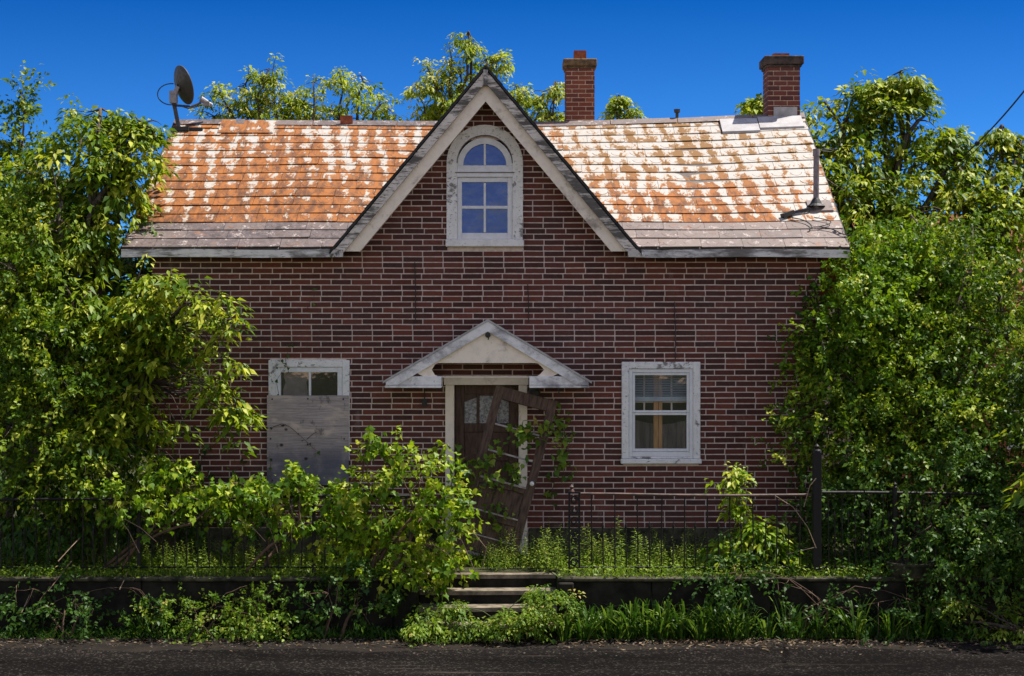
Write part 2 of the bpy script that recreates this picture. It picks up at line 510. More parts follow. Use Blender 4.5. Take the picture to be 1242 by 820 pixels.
M['roof'] = m_roof()
M['roof_grey'] = m_roof_grey()
M['plywood'] = m_plywood()
M['road'] = m_road()
M['soil'] = m_soil('soil', (0.05, 0.04, 0.025), (0.03, 0.045, 0.015), (0.11, 0.09, 0.05))
M['shoulder'] = m_soil('shoulder_dirt', (0.022, 0.017, 0.013), (0.010, 0.008, 0.007), (0.075, 0.056, 0.042))
M['stone'] = m_plain('stone', (0.10, 0.08, 0.065), (0.04, 0.033, 0.028), 30, 0.9, 0.2)
M['sky_glass'] = m_glass('sky_glass', 0.36, (0.03, 0.04, 0.12, 1), 0.2, (.085, .14, .36, 1), .45)  # blue of the reflected sky is put into the mirror tint
M['clear_glass'] = m_glass('clear_glass', 0.09, (0.05, 0.05, 0.06, 1), 0.92)
M['shade_glass'] = m_glass('shade_glass', 0.10, (0.03, 0.03, 0.03, 1), 0.8)

# ------------------------------------------------------------------ leaves
LANCE = (np.array([(0, 0), (-.5, .42), (0, .47), (.5, .42), (0, 1.0)]), [(0, 2, 4, 1), (0, 3, 4, 2)])
BROAD = (np.array([(0, 0), (-.52, .08), (-.62, .45), (-.26, .62), (0, 1.0), (.26, .62), (.62, .45), (.52, .08), (0, .42)]),
         [(0, 8, 2, 1), (8, 4, 3, 2), (0, 7, 6, 8), (8, 6, 5, 4)])
STRAP = (np.array([(-.35, 0), (.35, 0), (-.5, .3), (.5, .3), (-.48, .6), (.48, .6), (-.3, .85), (.3, .85), (0, 1.0), (0, .92)]),
         [(0, 1, 3, 2), (2, 3, 5, 4), (4, 5, 7, 6), (6, 7, 8, 9)])


def unit(a):
    return a / np.maximum(np.linalg.norm(a, axis=-1, keepdims=True), 1e-9)


class Leaves:
    """many single leaves gathered into one crown mesh"""

    def __init__(self):
        self.V, self.F, self.A = [], [], []
        self.n = 0

    def add(self, tmpl, base, d, nrm, length, width, rnd, fold=0.25, droop=0.25):
        T, faces = tmpl
        base = np.asarray(base, float)
        n = len(base)
        if n == 0:
            return
        d = unit(d)
        nrm = nrm - d * np.sum(nrm * d, axis=1, keepdims=True)
        nrm = unit(nrm)
        side = np.cross(d, nrm)
        L = np.broadcast_to(np.asarray(length, float), (n,))[:, None, None]
        W = np.broadcast_to(np.asarray(width, float), (n,))[:, None, None]
        al = T[None, :, 1:2]
        ac = T[None, :, 0:1]
        P = base[:, None, :] + d[:, None, :] * (al * L) + side[:, None, :] * (ac * W) + nrm[:, None, :] * (fold * np.abs(ac) * W)
        P[:, :, 2] -= (droop * al[..., 0] ** 2) * L[..., 0]
        k = T.shape[0]
        F = np.array(faces)[None] + (self.n + np.arange(n) * k)[:, None, None]
        self.V.append(P.reshape(-1, 3))
        self.F.append(F.reshape(-1, 4))
        self.A.append(np.repeat(np.clip(rnd, 0, 1), len(faces)))
        self.n += n * k

    def build(self, name, mat, parent=None, label=None):
        off = np.array(WL.get(parent.name, (0, 0, 0)) if parent else (0, 0, 0))
        V = np.concatenate(self.V) - off
        F = np.concatenate(self.F).astype(np.int32)
        A = np.concatenate(self.A).astype(np.float32)
        me = bpy.data.meshes.new(name)
        me.vertices.add(len(V))
        me.vertices.foreach_set('co', V.astype(np.float32).ravel())
        me.loops.add(F.size)
        me.loops.foreach_set('vertex_index', F.ravel())
        me.polygons.add(len(F))
        me.polygons.foreach_set('loop_start', np.arange(0, F.size, 4, dtype=np.int32))
        me.update(calc_edges=True)
        at_ = me.attributes.new('rnd', 'FLOAT', 'FACE')
        at_.data.foreach_set('value', A)
        me.materials.append(mat)
        o = bpy.data.objects.new(name, me)
        COL.objects.link(o)
        if parent:
            o.parent = parent
        WL[o.name] = tuple(off)
        if label:
            o['label'] = label
        return o


def rand_dirs(n):
    return unit(RNG.normal(size=(n, 3)))


UP = np.array([0, 0, 1.0])


def clusters(lv, pos, outw, kind, size=1.0, tone=0.5, k=None):
    """leaf tufts at pos, growing along outw"""
    pos = np.asarray(pos, float)
    n = len(pos)
    if n == 0:
        return
    outw = np.asarray(outw, float)
    if kind == 'elder':          # drooping compound leaves in mops
        k = k or 17
        b = np.repeat(pos, k, 0)
        o = np.repeat(outw, k, 0)
        ct = np.repeat(RNG.normal(0, 0.24, n), k)
        sc = np.repeat(RNG.uniform(.62, 1.35, n), k) * size
        ang = RNG.uniform(0, 2 * PI, n * k)
        h = np.stack([np.cos(ang), np.sin(ang), np.zeros(n * k)], 1)
        rad = RNG.uniform(0, 1, n * k) ** .7
        d = h * (.35 + .6 * rad)[:, None] + o * 0.35 + UP * RNG.uniform(-.75, 0.3, n * k)[:, None]
        b = b + h * (rad * .12 * sc)[:, None] + UP * ((-.10 * rad ** 2 + RNG.normal(0, .03, n * k)) * sc)[:, None]
        nr = UP * 0.8 + h * 0.45 + o * .25 + RNG.normal(0, 0.33, (n * k, 3))
        ln = RNG.uniform(0.055, 0.108, n * k) * sc
        lv.add(LANCE, b, d, nr, ln, ln * RNG.uniform(0.42, 0.62, n * k), tone + ct + RNG.normal(0, 0.13, n * k), 0.25, 0.35)
    elif kind == 'small':        # small oval leaves along fine twigs
        k = k or 18
        L = RNG.uniform(0.12, 0.34, n) * size
        td = unit(outw * 0.8 + RNG.normal(0, 0.5, (n, 3)) + UP * 0.15)
        t = np.tile(np.linspace(0, 1, k), n)
        b = np.repeat(pos, k, 0) + np.repeat(td * L[:, None], k, 0) * t[:, None]
        b[:, 2] -= (t ** 2) * 0.06 * size
        o = np.repeat(outw, k, 0)
        d = np.repeat(td, k, 0) * 0.5 + RNG.normal(0, 0.6, (n * k, 3))
        b += RNG.normal(0, 0.014 * size, b.shape)
        nr = UP * 0.65 + o * .35 + RNG.normal(0, 0.5, (n * k, 3))
        ln = RNG.uniform(0.03, 0.06, n * k) * size
        ct = np.repeat(RNG.normal(0, 0.24, n), k)
        lv.add(LANCE, b, d, nr, ln, ln * RNG.uniform(0.5, 0.7, n * k), tone + ct + RNG.normal(0, 0.12, n * k), 0.2, 0.2)
    elif kind == 'vine':         # broad lobed leaves along short shoots
        k = k or 10
        L = RNG.uniform(.06, .22, n) * size
        td = unit(outw * .7 + RNG.normal(0, .6, (n, 3)) + UP * .25)
        t = RNG.uniform(0, 1, n * k)
        b = np.repeat(pos, k, 0) + np.repeat(td * L[:, None], k, 0) * t[:, None] + RNG.normal(0, 0.04 * size, (n * k, 3))
        o = np.repeat(outw, k, 0)
        d = o * 0.5 + RNG.normal(0, 0.65, (n * k, 3)) + UP * RNG.uniform(-0.8, 0.1, n * k)[:, None]
        nr = UP * 0.65 + o * 0.35 + RNG.normal(0, 0.42, (n * k, 3))
        ln = RNG.uniform(0.035, 0.095, n * k) * size
        ct = np.repeat(RNG.normal(0, 0.24, n), k)
        lv.add(BROAD, b, d, nr, ln, ln * RNG.uniform(0.75, 1.0, n * k), tone + ct + .18 * t - .08 + RNG.normal(0, 0.13, n * k), 0.2, 0.35)


def lobe(px, py, y, rpx, rz=None, ry=None):
    s = scale_at(y)
    c = at(px, py, y)
    r = rpx / s
    return (np.array(c), np.array([r, (ry if ry else r), (rz / s if rz else r)]))


def crown_points(lobes, per_m2, shell=0.5, lump=0.28, bough=6, flat=(.17, .17, .075)):
    """tufts gathered in boughs: flat layered groups with gaps between them"""
    P, O = [], []
    for c, r in lobes:
        area = 4 * PI * ((r[0] * r[1]) ** 1.6 + (r[0] * r[2]) ** 1.6 + (r[1] * r[2]) ** 1.6) ** (1 / 1.6) / 3 ** (1 / 1.6)
        n = max(4, int(area * per_m2 / bough))
        d = rand_dirs(n)
        q = rand_dirs(7) * RNG.uniform(2.0, 6.5, 7)[:, None]
        ph = RNG.uniform(0, 6, 7)
        lm = 1 + lump * np.mean(np.sin(d @ q.T + ph), axis=1) * 2.0
        rr = (shell + (1 - shell) * RNG.uniform(0, 1, n) ** 0.6) * lm
        B = c + d * r * rr[:, None]
        m = RNG.integers(max(1, bough // 2), bough * 3 // 2 + 1, n)
        S = min(1.0, float(np.mean(r)) / .35)
        off = RNG.normal(0, 1, (int(m.sum()), 3)) * np.array(flat) * S
        off[:, 2] -= .45 * (off[:, 0] ** 2 + off[:, 1] ** 2) / .17
        P.append(np.repeat(B, m, 0) + off)
        O.append(unit(np.repeat(unit(d / r), m, 0) + off * 2.0))
    return np.concatenate(P), np.concatenate(O)


def limb(mb, p, q, r0, r1, wob=0.12, n=5, segs=6):
    p, q = Vector(p), Vector(q)
    L = (q - p).length
    pts, rad = [], []
    off = Vector(RNG.normal(0, 1, 3)) * wob * L
    for i in range(segs + 1):
        t = i / segs
        c = p.lerp(q, t) + off * (math.sin(PI * t) * 0.5) + Vector((0, 0, 1)) * (0.08 * L * math.sin(PI * t))
        if 0 < i < segs:
            c += Vector(RNG.normal(0, 1, 3)) * wob * L * 0.10
        pts.append(c)
        rad.append(r0 + (r1 - r0) * t)
    mb.tube(pts, rad, n)
    return pts


def tree(name, label, cat, base, lobes, kind, mat, per_m2=70, size=1.0, tone=0.45, trunk_r=0.11, fork=0.35, group=None,
         shell=0.5, lump=0.28, twig_every=5, stems=1, extra=None, k=None, bark='bark'):
    """a tree: limbs that run from the trunk to every lobe, twigs to the tufts, leaves in one crown"""
    root = thing(name, base, label, cat, group)
    mb = MB()
    big = kind == 'elder' and size >= .9
    P, O = crown_points(lobes, per_m2, shell, lump, 12 if big else 6, (.24, .24, .085) if big else (.17, .17, .075))
    if extra is not None:
        E = np.array([list(e) for e in extra])
        E = np.concatenate([E, E + RNG.normal(0, .055, E.shape), E + RNG.normal(0, .075, E.shape)])
        P = np.concatenate([P, E])
        O = np.concatenate([O, unit(RNG.normal(0, 0.4, E.shape) + np.array([0.3, -0.4, 0.1]))])
    bz = Vector(base)
    top = max(lobes, key=lambda l: l[0][2])
    mean = Vector(np.mean([l[0] for l in lobes], 0))
    starts = []
    for s in range(stems):
        b = bz + Vector((random.uniform(-0.25, 0.25), random.uniform(-0.2, 0.2), -0.05)) * (1 if stems > 1 else 0)
        tgt = Vector((mean.x, mean.y, bz.z + (float(top[0][2]) - bz.z) * fork)) + Vector((random.uniform(-.3, .3), random.uniform(-.3, .3), 0)) * (stems > 1)
        pts = limb(mb, b, tgt, trunk_r, trunk_r * 0.7, 0.06, 8)
        starts.append(pts)
    nodes = []
    for c, r in lobes:
        pts = random.choice(starts)
        st = min(pts[len(pts) // 2:], key=lambda p: abs(p.z - (float(c[2]) - 0.9 * float(r[2]))))
        q = limb(mb, st, Vector(c) + Vector((0, 0, float(r[2]) * 0.35)), trunk_r * 0.5, trunk_r * 0.14, 0.14, 6)
        nodes.append(q)
    allp = [p for q in nodes for p in q[2:]]
    A = np.array([list(p) for p in allp])
    for i in range(0, len(P), twig_every):
        j = int(np.argmin(np.sum((A - P[i]) ** 2, axis=1) + 0.15 * RNG.uniform(0, 1, len(A))))
        limb(mb, allp[j], P[i], trunk_r * 0.10 + 0.003, 0.0025, 0.12, 3, 4)
    if extra is not None:
        for e in extra:
            j = int(np.argmin(np.sum((A - np.array(list(e))) ** 2, axis=1)))
            limb(mb, allp[j], e, trunk_r * 0.14 + 0.004, 0.003, 0.12, 4, 5)
    mb.build('trunk', M[bark], root, smooth=True)
    lv = Leaves()
    clusters(lv, P, O, kind, size, tone, k)
    lv.build('crown', M[mat], root)
    return root
# ================================================================== the house
XL, XR = -4.37, 3.74            # brick wall ends
EZ = 3.70                       # eave height (roof skin at y = -0.35)
EY, RY = -0.35, 2.90            # eave and ridge
GX, GZ, GK = -0.315, 5.865, 1.195  # cross gable: apex x, apex z, slope
DEPTH = 5.8


def ridge_z(x):
    return float(np.interp(x, [-4.7, -3.0, 0.2, 2.3, 4.05], [5.61, 5.60, 5.575, 5.63, 5.70]))


def roof_z(x, y):
    t = (y - EY) / (RY - EY)
    return EZ + (ridge_z(x) - EZ) * t + (0.012 * math.sin(x * 1.9) * t * (1 - t) * 4)


house = thing('brick_house', (0, 0, 0), 'abandoned dark red brick house with rusty metal roof and steep central gable', 'house')

# openings of the front wall: x0, x1, z0, z1
WIN_L = (-2.87, -2.05, 1.16, 2.27)
WIN_R = (1.41, 2.20, 1.18, 2.25)
DOOR = (-0.70, 0.08, 0.02, 2.05)
WIN_G = (-0.645, 0.015, 3.80, 5.02)


def wall_mesh():
    mb = MB()
    # --- mortar bed of the front wall, with real openings
    zt = 3.66
    xs = sorted({XL, XR, *WIN_L[:2], *WIN_R[:2], *DOOR[:2]})
    zs = sorted({0.0, zt, *WIN_L[2:], *WIN_R[2:], *DOOR[2:]})
    holes = [WIN_L, WIN_R, DOOR]

    def hole(i, j):
        if i < 0 or j < 0 or i >= len(xs) - 1 or j >= len(zs) - 1:
            return None
        cx, cz = (xs[i] + xs[i + 1]) / 2, (zs[j] + zs[j + 1]) / 2
        return any(h[0] < cx < h[1] and h[2] < cz < h[3] for h in holes)
    T = 0.24
    for i in range(len(xs) - 1):
        for j in range(len(zs) - 1):
            x0, x1, z0, z1 = xs[i], xs[i + 1], zs[j], zs[j + 1]
            if hole(i, j):
                for (di, dj) in ((-1, 0), (1, 0), (0, -1), (0, 1)):
                    if hole(i + di, j + dj) is False:
                        if di:
                            x = x0 if di < 0 else x1
                            mb.face([(x, 0, z0), (x, T, z0), (x, T, z1), (x, 0, z1)], m=1)
                        else:
                            z = z0 if dj < 0 else z1
                            mb.face([(x0, 0, z), (x1, 0, z), (x1, T, z), (x0, T, z)], m=1)
                continue
            mb.face([(x0, 0, z0), (x1, 0, z0), (x1, 0, z1), (x0, 0, z1)], m=1)
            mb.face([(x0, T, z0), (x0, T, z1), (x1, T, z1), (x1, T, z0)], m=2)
    # gable part
    gt = lambda x: GZ - 0.10 - GK * abs(x - GX)
    gl, gr = GX - (GZ - 0.10 - zt) / GK, GX + (GZ - 0.10 - zt) / GK
    g = sorted([gl, WIN_G[0], GX, WIN_G[1], gr])
    for a, b in zip(g[:-1], g[1:]):
        if WIN_G[0] - 1e-6 <= a and b <= WIN_G[1] + 1e-6:
            parts = [((a, zt), (b, zt), (b, WIN_G[2]), (a, WIN_G[2])), ((a, WIN_G[3]), (b, WIN_G[3]), (b, gt(b)), (a, gt(a)))]
        else:
            parts = [((a, zt), (b, zt), (b, gt(b)), (a, gt(a)))]
        for p in parts:
            mb.face([(x, 0, z) for x, z in p], m=1)
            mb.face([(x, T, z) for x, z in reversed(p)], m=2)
    x0, x1, z0, z1 = WIN_G
    for p in ([(x0, z0), (x1, z0)], [(x1, z0), (x1, z1)], [(x1, z1), (x0, z1)], [(x0, z1), (x0, z0)]):
        mb.face([(p[0][0], 0, p[0][1]), (p[1][0], 0, p[1][1]), (p[1][0], T, p[1][1]), (p[0][0], T, p[0][1])], m=1)
    # side, back walls with their gables, ceiling over the ground floor
    for x, nx in ((XL, -1), (XR, 1)):
        rz = ridge_z(x) - 0.14
        for dx, mm in ((0, 1), (-nx * 0.24, 2)):
            mb.face([(x + dx, 0, 0), (x + dx, DEPTH, 0), (x + dx, DEPTH, 3.72), (x + dx, RY, rz), (x + dx, 0, 3.72)], m=mm)
    mb.face([(XL, DEPTH, 0), (XR, DEPTH, 0), (XR, DEPTH, 3.72), (XL, DEPTH, 3.72)], m=1)
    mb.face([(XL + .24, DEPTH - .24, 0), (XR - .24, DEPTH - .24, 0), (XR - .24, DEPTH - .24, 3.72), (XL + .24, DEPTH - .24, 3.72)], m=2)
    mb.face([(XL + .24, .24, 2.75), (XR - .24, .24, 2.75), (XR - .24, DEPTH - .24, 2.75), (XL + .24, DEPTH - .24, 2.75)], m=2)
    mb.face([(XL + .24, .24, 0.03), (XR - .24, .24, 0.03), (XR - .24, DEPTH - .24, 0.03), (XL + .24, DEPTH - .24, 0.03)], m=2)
    # --- the bricks
    rng = random.Random(5)
    course, pitch, jt = 0.0685, 0.2450, 0.0135
    cut = [(-2.935, -2.005, 1.115, 2.325), (1.345, 2.265, 1.115, 2.31), (-0.80, 0.175, -1, 2.14)]
    row = 0
    z = 0.325
    while z < GZ - 0.2:
        za, zb = z, z + course - jt
        zm = (za + zb) / 2
        if zb < 3.70:
            lo, hi = XL, XR
        else:
            hw = (GZ - 0.11 - zb) / GK
            lo, hi = GX - hw, GX + hw
        shift = (0 if row % 2 else pitch / 2) + rng.uniform(-0.012, 0.012)
        x = XL - 1 + shift + (0.015 if row % 7 == 3 else 0)
        while x < XR + 0.5:
            L = pitch
            if rng.random() < 0.012:
                L = pitch / 2
            a, b = max(x, lo), min(x + L - jt, hi)
            x += L
            segs = [(a, b)] if b - a > 0.02 else []
            for (c0, c1, d0, d1) in cut:
                if zb > d0 and za < d1:
                    nx = []
                    for (p, q) in segs:
                        if q <= c0 or p >= c1:
                            nx.append((p, q))
                        else:
                            if p < c0:
                                nx.append((p, c0))
                            if q > c1:
                                nx.append((c1, q))
                    segs = nx
            # arched window: trim outline
            if za < 5.21 and zb > 3.73:
                hw = 0.455 if zm < 4.74 else math.sqrt(max(0.0, 0.455 ** 2 - (zm - 4.74) ** 2))
                if hw > 0.03:
                    nx = []
                    for (p, q) in segs:
                        if q <= GX - 0.015 - hw or p >= GX - 0.015 + hw:
                            nx.append((p, q))
                        else:
                            if p < GX - 0.015 - hw:
                                nx.append((p, GX - 0.015 - hw))
                            if q > GX - 0.015 + hw:
                                nx.append((GX - 0.015 + hw, q))
                    segs = nx
            for (p, q) in segs:
                if q - p < 0.015:
                    continue
                yf = -0.0065 + rng.uniform(-0.003, 0.002)
                c = rng.random()
                dz0, dz1 = rng.uniform(-.0015, .0015), rng.uniform(-.0015, .0015)
                v = [(p, yf, za + dz0), (q, yf, za + dz1), (q, yf, zb + dz1), (p, yf, zb + dz0),
                     (p, 0.004, za + dz0), (q, 0.004, za + dz1), (q, 0.004, zb + dz1), (p, 0.004, zb + dz0)]
                mb.raw(v, [(0, 1, 2, 3), (0, 4, 5, 1), (3, 2, 6, 7), (1, 5, 6, 2), (0, 3, 7, 4)], c, 0)
        z += course
        row += 1
    # side walls in courses too (seen only from the side)
    for x, sgn in ((XL, -1), (XR, 1)):
        z, row = 0.325, 0
        while z < 3.6:
            y = 0.0 if row % 2 else -pitch / 2
            while y < DEPTH:
                a, b = max(y, 0.0), min(y + pitch - jt, DEPTH)
                if b - a > .03:
                    xf = x + sgn * 0.010
                    v = [(xf, a, z), (xf, b, z), (xf, b, z + course - jt), (xf, a, z + course - jt)]
                    mb.raw(v, [(0, 1, 2, 3) if sgn > 0 else (0, 3, 2, 1)], None, 0)
                y += pitch
            z += course
            row += 1
    return mb


wall = wall_mesh().build('wall', [M['brick'], M['mortar'], M['plaster']], house)
f = MB()
f.box(XL - .03, DOOR[0] - .12, -0.035, 0.20, -0.1, 0.318)
f.box(DOOR[1] + .12, XR + .03, -0.035, 0.20, -0.1, 0.318)
f.box(XL - .03, XL + .2, 0.203, DEPTH + .03, -0.1, 0.318)
f.box(XR - .2, XR + .03, 0.203, DEPTH + .03, -0.1, 0.318)
f.build('foundation', M['old_coping'], house, bevel=0.012)

# ------------------------------------------------------------------ main roof: courses of pressed tin shingles
def roof_mesh():
    mb = MB()
    rng = random.Random(3)
    XA, XB = -4.65, 4.02
    ys = [EY, EY + .20, EY + .395, 0.225]
    n = 13
    ys += [0.225 + (RY - 0.225) * i / n for i in range(1, n + 1)]

    def lim(y, side):
        """how far the main roof runs at depth y before the cross gable takes over"""
        hw = (GZ - roof_z(GX, y)) / GK
        return GX - hw + 0.02 if side < 0 else GX + hw - 0.02
    for i in range(len(ys) - 1):
        y0, y1 = ys[i], ys[i + 1]
        grey = i < 3
        pw = 0.50
        off = rng.uniform(0, pw)
        for side in (-1, 1):
            xa0, xb0 = (XA, lim(y0, -1)) if side < 0 else (lim(y0, 1), XB)
            xa1, xb1 = (XA, lim(y1, -1)) if side < 0 else (lim(y1, 1), XB)
            x = min(xa0, xa1) - off
            while x < max(xb0, xb1):
                p0, q0 = max(x, xa0), min(x + pw - 0.004, xb0)
                p1, q1 = max(x, xa1), min(x + pw - 0.004, xb1)
                x += pw
                if q0 - p0 < 0.01 and q1 - p1 < 0.01:
                    continue
                if q0 < p0:
                    p0 = q0 = (p1 if side > 0 else q1)
                if q1 < p1:
                    p1 = q1 = (p0 if side > 0 else q0)
                lift = 0.009 + rng.uniform(-0.003, 0.005)
                lb = lift + rng.uniform(-.004, .006)
                r = rng.random()
                A = (p0, y0 - 0.012, roof_z(p0, y0) + lift)
                B = (q0, y0 - 0.012, roof_z(q0, y0) + lb)
                C = (q1, y1 + 0.02, roof_z(q1, y1 + .02) + 0.002)
                D = (p1, y1 + 0.02, roof_z(p1, y1 + .02) + 0.002)
                mm = 1 if grey else 0
                mb.face([A, B, C, D], r, mm)
                A2 = (A[0], A[1] + .003, A[2] - 0.011)
                B2 = (B[0], B[1] + .003, B[2] - 0.011)
                mb.face([A2, B2, B, A], r, mm)
                # pressed scallops, two to a sheet; dark strips paint their shadow lines
                w = q0 - p0
                if w < 0.2:
                    continue
                for c in (0.27, 0.77):
                    cx = p0 + c * w + rng.uniform(-.012, .012)
                    if not (min(p0, p1) + .12 < cx + .13 and cx - .08 > max(p0, p1) - .1 and cx + .08 < min(q0, q1) + .1):
                        continue
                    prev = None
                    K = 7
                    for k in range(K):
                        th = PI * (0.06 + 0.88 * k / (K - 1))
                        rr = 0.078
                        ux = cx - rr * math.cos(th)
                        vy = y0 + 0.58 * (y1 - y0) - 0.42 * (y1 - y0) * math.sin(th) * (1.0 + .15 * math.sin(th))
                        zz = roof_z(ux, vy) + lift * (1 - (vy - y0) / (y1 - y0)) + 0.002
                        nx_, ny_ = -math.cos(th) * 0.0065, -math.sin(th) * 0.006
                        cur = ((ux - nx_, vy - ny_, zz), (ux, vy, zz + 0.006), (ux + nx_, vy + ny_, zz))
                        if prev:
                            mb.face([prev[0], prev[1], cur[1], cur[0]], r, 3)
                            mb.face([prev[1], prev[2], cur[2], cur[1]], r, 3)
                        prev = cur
    # boards under the tin, and the back slope
    xs = np.linspace(XA + .01, XB - .01, 19)
    for a, b in zip(xs[:-1], xs[1:]):
        segs = [(RY, DEPTH + .35)]
        mb.face([(a, RY, ridge_z(a)), (b, RY, ridge_z(b)), (b, DEPTH + .35, EZ), (a, DEPTH + .35, EZ)], 0.4, 0)
        mb.face([(a, DEPTH + .35, EZ - .04), (b, DEPTH + .35, EZ - .04), (b, RY, ridge_z(b) - .04), (a, RY, ridge_z(a) - .04)], 0.4, 2)
    for side in (-1, 1):
        for i in range(8):
            y0, y1 = EY + (RY - EY) * i / 8, EY + (RY - EY) * (i + 1) / 8
            l0, l1 = lim(y0, side), lim(y1, side)
            e = XA + .006 if side < 0 else XB - .006
            q = [(e, y0, roof_z(e, y0) - .018), (l0, y0, roof_z(l0, y0) - .018), (l1, y1, roof_z(l1, y1) - .018), (e, y1, roof_z(e, y1) - .018)]
            mb.face(q, 0.4, 2)
    return mb


roof = roof_mesh().build('roof', [M['roof'], M['roof_grey'], M['grey_wood'], M['scallop_shade']], house)

# ridge cap: bent strips, a few bright patches
cap = MB()
rng = random.Random(8)
x = -4.66
while x < 4.0:
    w = rng.uniform(0.9, 1.3)
    b = min(x + w - .01, 4.03)
    if not (-0.55 < x < -0.1):
        z0, z1 = ridge_z(x) + .028, ridge_z(b) + .028 + rng.uniform(-.004, .012)
        for s in (-1, 1):
            cap.face([(x, RY, z0), (b, RY, z1), (b, RY + s * .13, z1 - .08), (x, RY + s * .13, z0 - .08)] if s > 0 else
                     [(x, RY - .13, z0 - .08), (b, RY - .13, z1 - .08), (b, RY, z1), (x, RY, z0)], rng.random())
    x = b + .01
cap.build('ridge_cap', M['roof_grey'], roof)
for (xa, xb, ya, yb) in ((-4.0, -3.25, 2.52, 2.88),):
    fl = MB()
    fl.face([(xa, ya, roof_z(xa, ya) + .036), (xb, ya, roof_z(xb, ya) + .032), (xb, yb, roof_z(xb, yb) + .030), (xa, yb, roof_z(xa, yb) + .040)])
    fl.face([(xa, ya, roof_z(xa, ya) + .012), (xb, ya, roof_z(xb, ya) + .012), (xb, ya, roof_z(xb, ya) + .032), (xa, ya, roof_z(xa, ya) + .036)])
fl.build('flashing', M['roof'], roof)
for (xa, xb, ya, yb) in ((2.85, 3.36, 2.44, 2.78), (3.37, 3.97, 2.50, 2.80)):
    fl = MB()
    fl.face([(xa, ya, roof_z(xa, ya) + .046), (xb, ya, roof_z(xb, ya) + .042), (xb, yb, roof_z(xb, yb) + .042), (xa, yb, roof_z(xa, yb) + .050)])
    fl.face([(xa, ya, roof_z(xa, ya) + .012), (xb, ya, roof_z(xb, ya) + .012), (xb, ya, roof_z(xb, ya) + .042), (xa, ya, roof_z(xa, ya) + .046)])
    fl.build('flashing', M['bright_metal'], roof)
# bent scrap and a stub of pipe on the ridge
sc_ = MB()
sc_.box(-2.36, -2.19, 2.80, 2.815, ridge_z(-2.2) - .04, ridge_z(-2.2) + .085)
sc_.build('metal_scrap', M['terracotta'], roof)
sc_ = MB()
sc_.tube([(2.28, 2.92, 5.6), (2.28, 2.92, 5.74)], 0.022, 8)
sc_.lathe([(0.001, .05), (.045, .045), (.04, 0), (.02, -.01)], 10, (2.28, 2.92, 5.735))
sc_.build('vent_stub', M['dark_metal'], roof)

# eaves: fascia, soffit; rake boards on the end gables
gl = GX - (GZ - EZ) / GK
gr = GX + (GZ - EZ) / GK
for (xa, xb) in ((-4.66, gl + .02), (gr - .02, 4.03)):
    e = MB()
    k = 9
    xs = np.linspace(xa, xb, k)
    for i in range(k - 1):
        a, b = xs[i], xs[i + 1]
        za = EZ - .022 + .006 * math.sin(a * 2.7)
        zb = EZ - .022 + .006 * math.sin(b * 2.7)
        e.raw([(a, EY - .004, za - .095), (b, EY - .004, zb - .095), (b, EY + .022, zb - .095), (a, EY + .022, za - .095),
               (a, EY - .004, za), (b, EY - .004, zb), (b, EY + .022, zb), (a, EY + .022, za)],
              [(0, 3, 2, 1), (4, 5, 6, 7), (0, 1, 5, 4), (2, 3, 7, 6)] + ([(3, 0, 4, 7)] if i == 0 else []) + ([(1, 2, 6, 5)] if i == k - 2 else []))
    e.build('fascia', M['fascia'], roof)
    s = MB()
    s.box(xa + .01, xb - .01, EY + .024, 0.03, EZ - .105, EZ - .09)
    s.build('soffit', M['grey_wood'], roof)
for x0, x1 in ((-4.662, -4.64), (4.01, 4.032)):
    r_ = MB()
    xm = (x0 + x1) / 2
    for (ya, za, yb, zb) in ((EY, EZ, RY, ridge_z(xm)), (DEPTH + .35, EZ, RY, ridge_z(xm))):
        r_.raw([(x0, ya, za - .12), (x1, ya, za - .12), (x1, yb, zb - .12), (x0, yb, zb - .12),
                (x0, ya, za + .012), (x1, ya, za + .012), (x1, yb, zb + .012), (x0, yb, zb + .012)],
               [(0, 3, 2, 1), (4, 5, 6, 7), (0, 1, 5, 4), (1, 2, 6, 5), (2, 3, 7, 6), (3, 0, 4, 7)])
    r_.build('rake_board', M['black_edge'], roof)

# ------------------------------------------------------------------ steep cross gable
gr_ = MB()
GY1 = 3.05
for s in (-1, 1):
    foot = 1.86
    for i in range(9):
        a, b = foot * i / 9, foot * (i + 1) / 9
        A, B = GX + s * a, GX + s * b
        za, zb = GZ - GK * a, GZ - GK * b
        q = [(A, EY - .03, za + .012), (B, EY - .03, zb + .022), (B, GY1, zb + .022), (A, GY1, za + .012)]
        gr_.face(q, None, 0)
        q = [(A, EY - .03, za - .028), (B, EY - .03, zb - .028), (B, GY1, zb - .028), (A, GY1, za - .028)]
        gr_.face(q, None, 1)
    gr_.raw([(GX, EY - .03, GZ + .012), (GX + s * foot, EY - .03, GZ - GK * foot + .012), (GX + s * foot, EY - .03, GZ - GK * foot - .03), (GX, EY - .03, GZ - .03)], [(0, 1, 2, 3)], None, 1)
gr_.face([(GX - .3, GY1, GZ - .35), (GX + .3, GY1, GZ - .35), (GX, GY1, GZ - .005)], None, 1)
groof = gr_.build('gable_roof', [M['roof_grey'], M['black_edge']], house)
nrm = Vector((GK, 1)).normalized()            # outward normal of the right slope in (x, z)


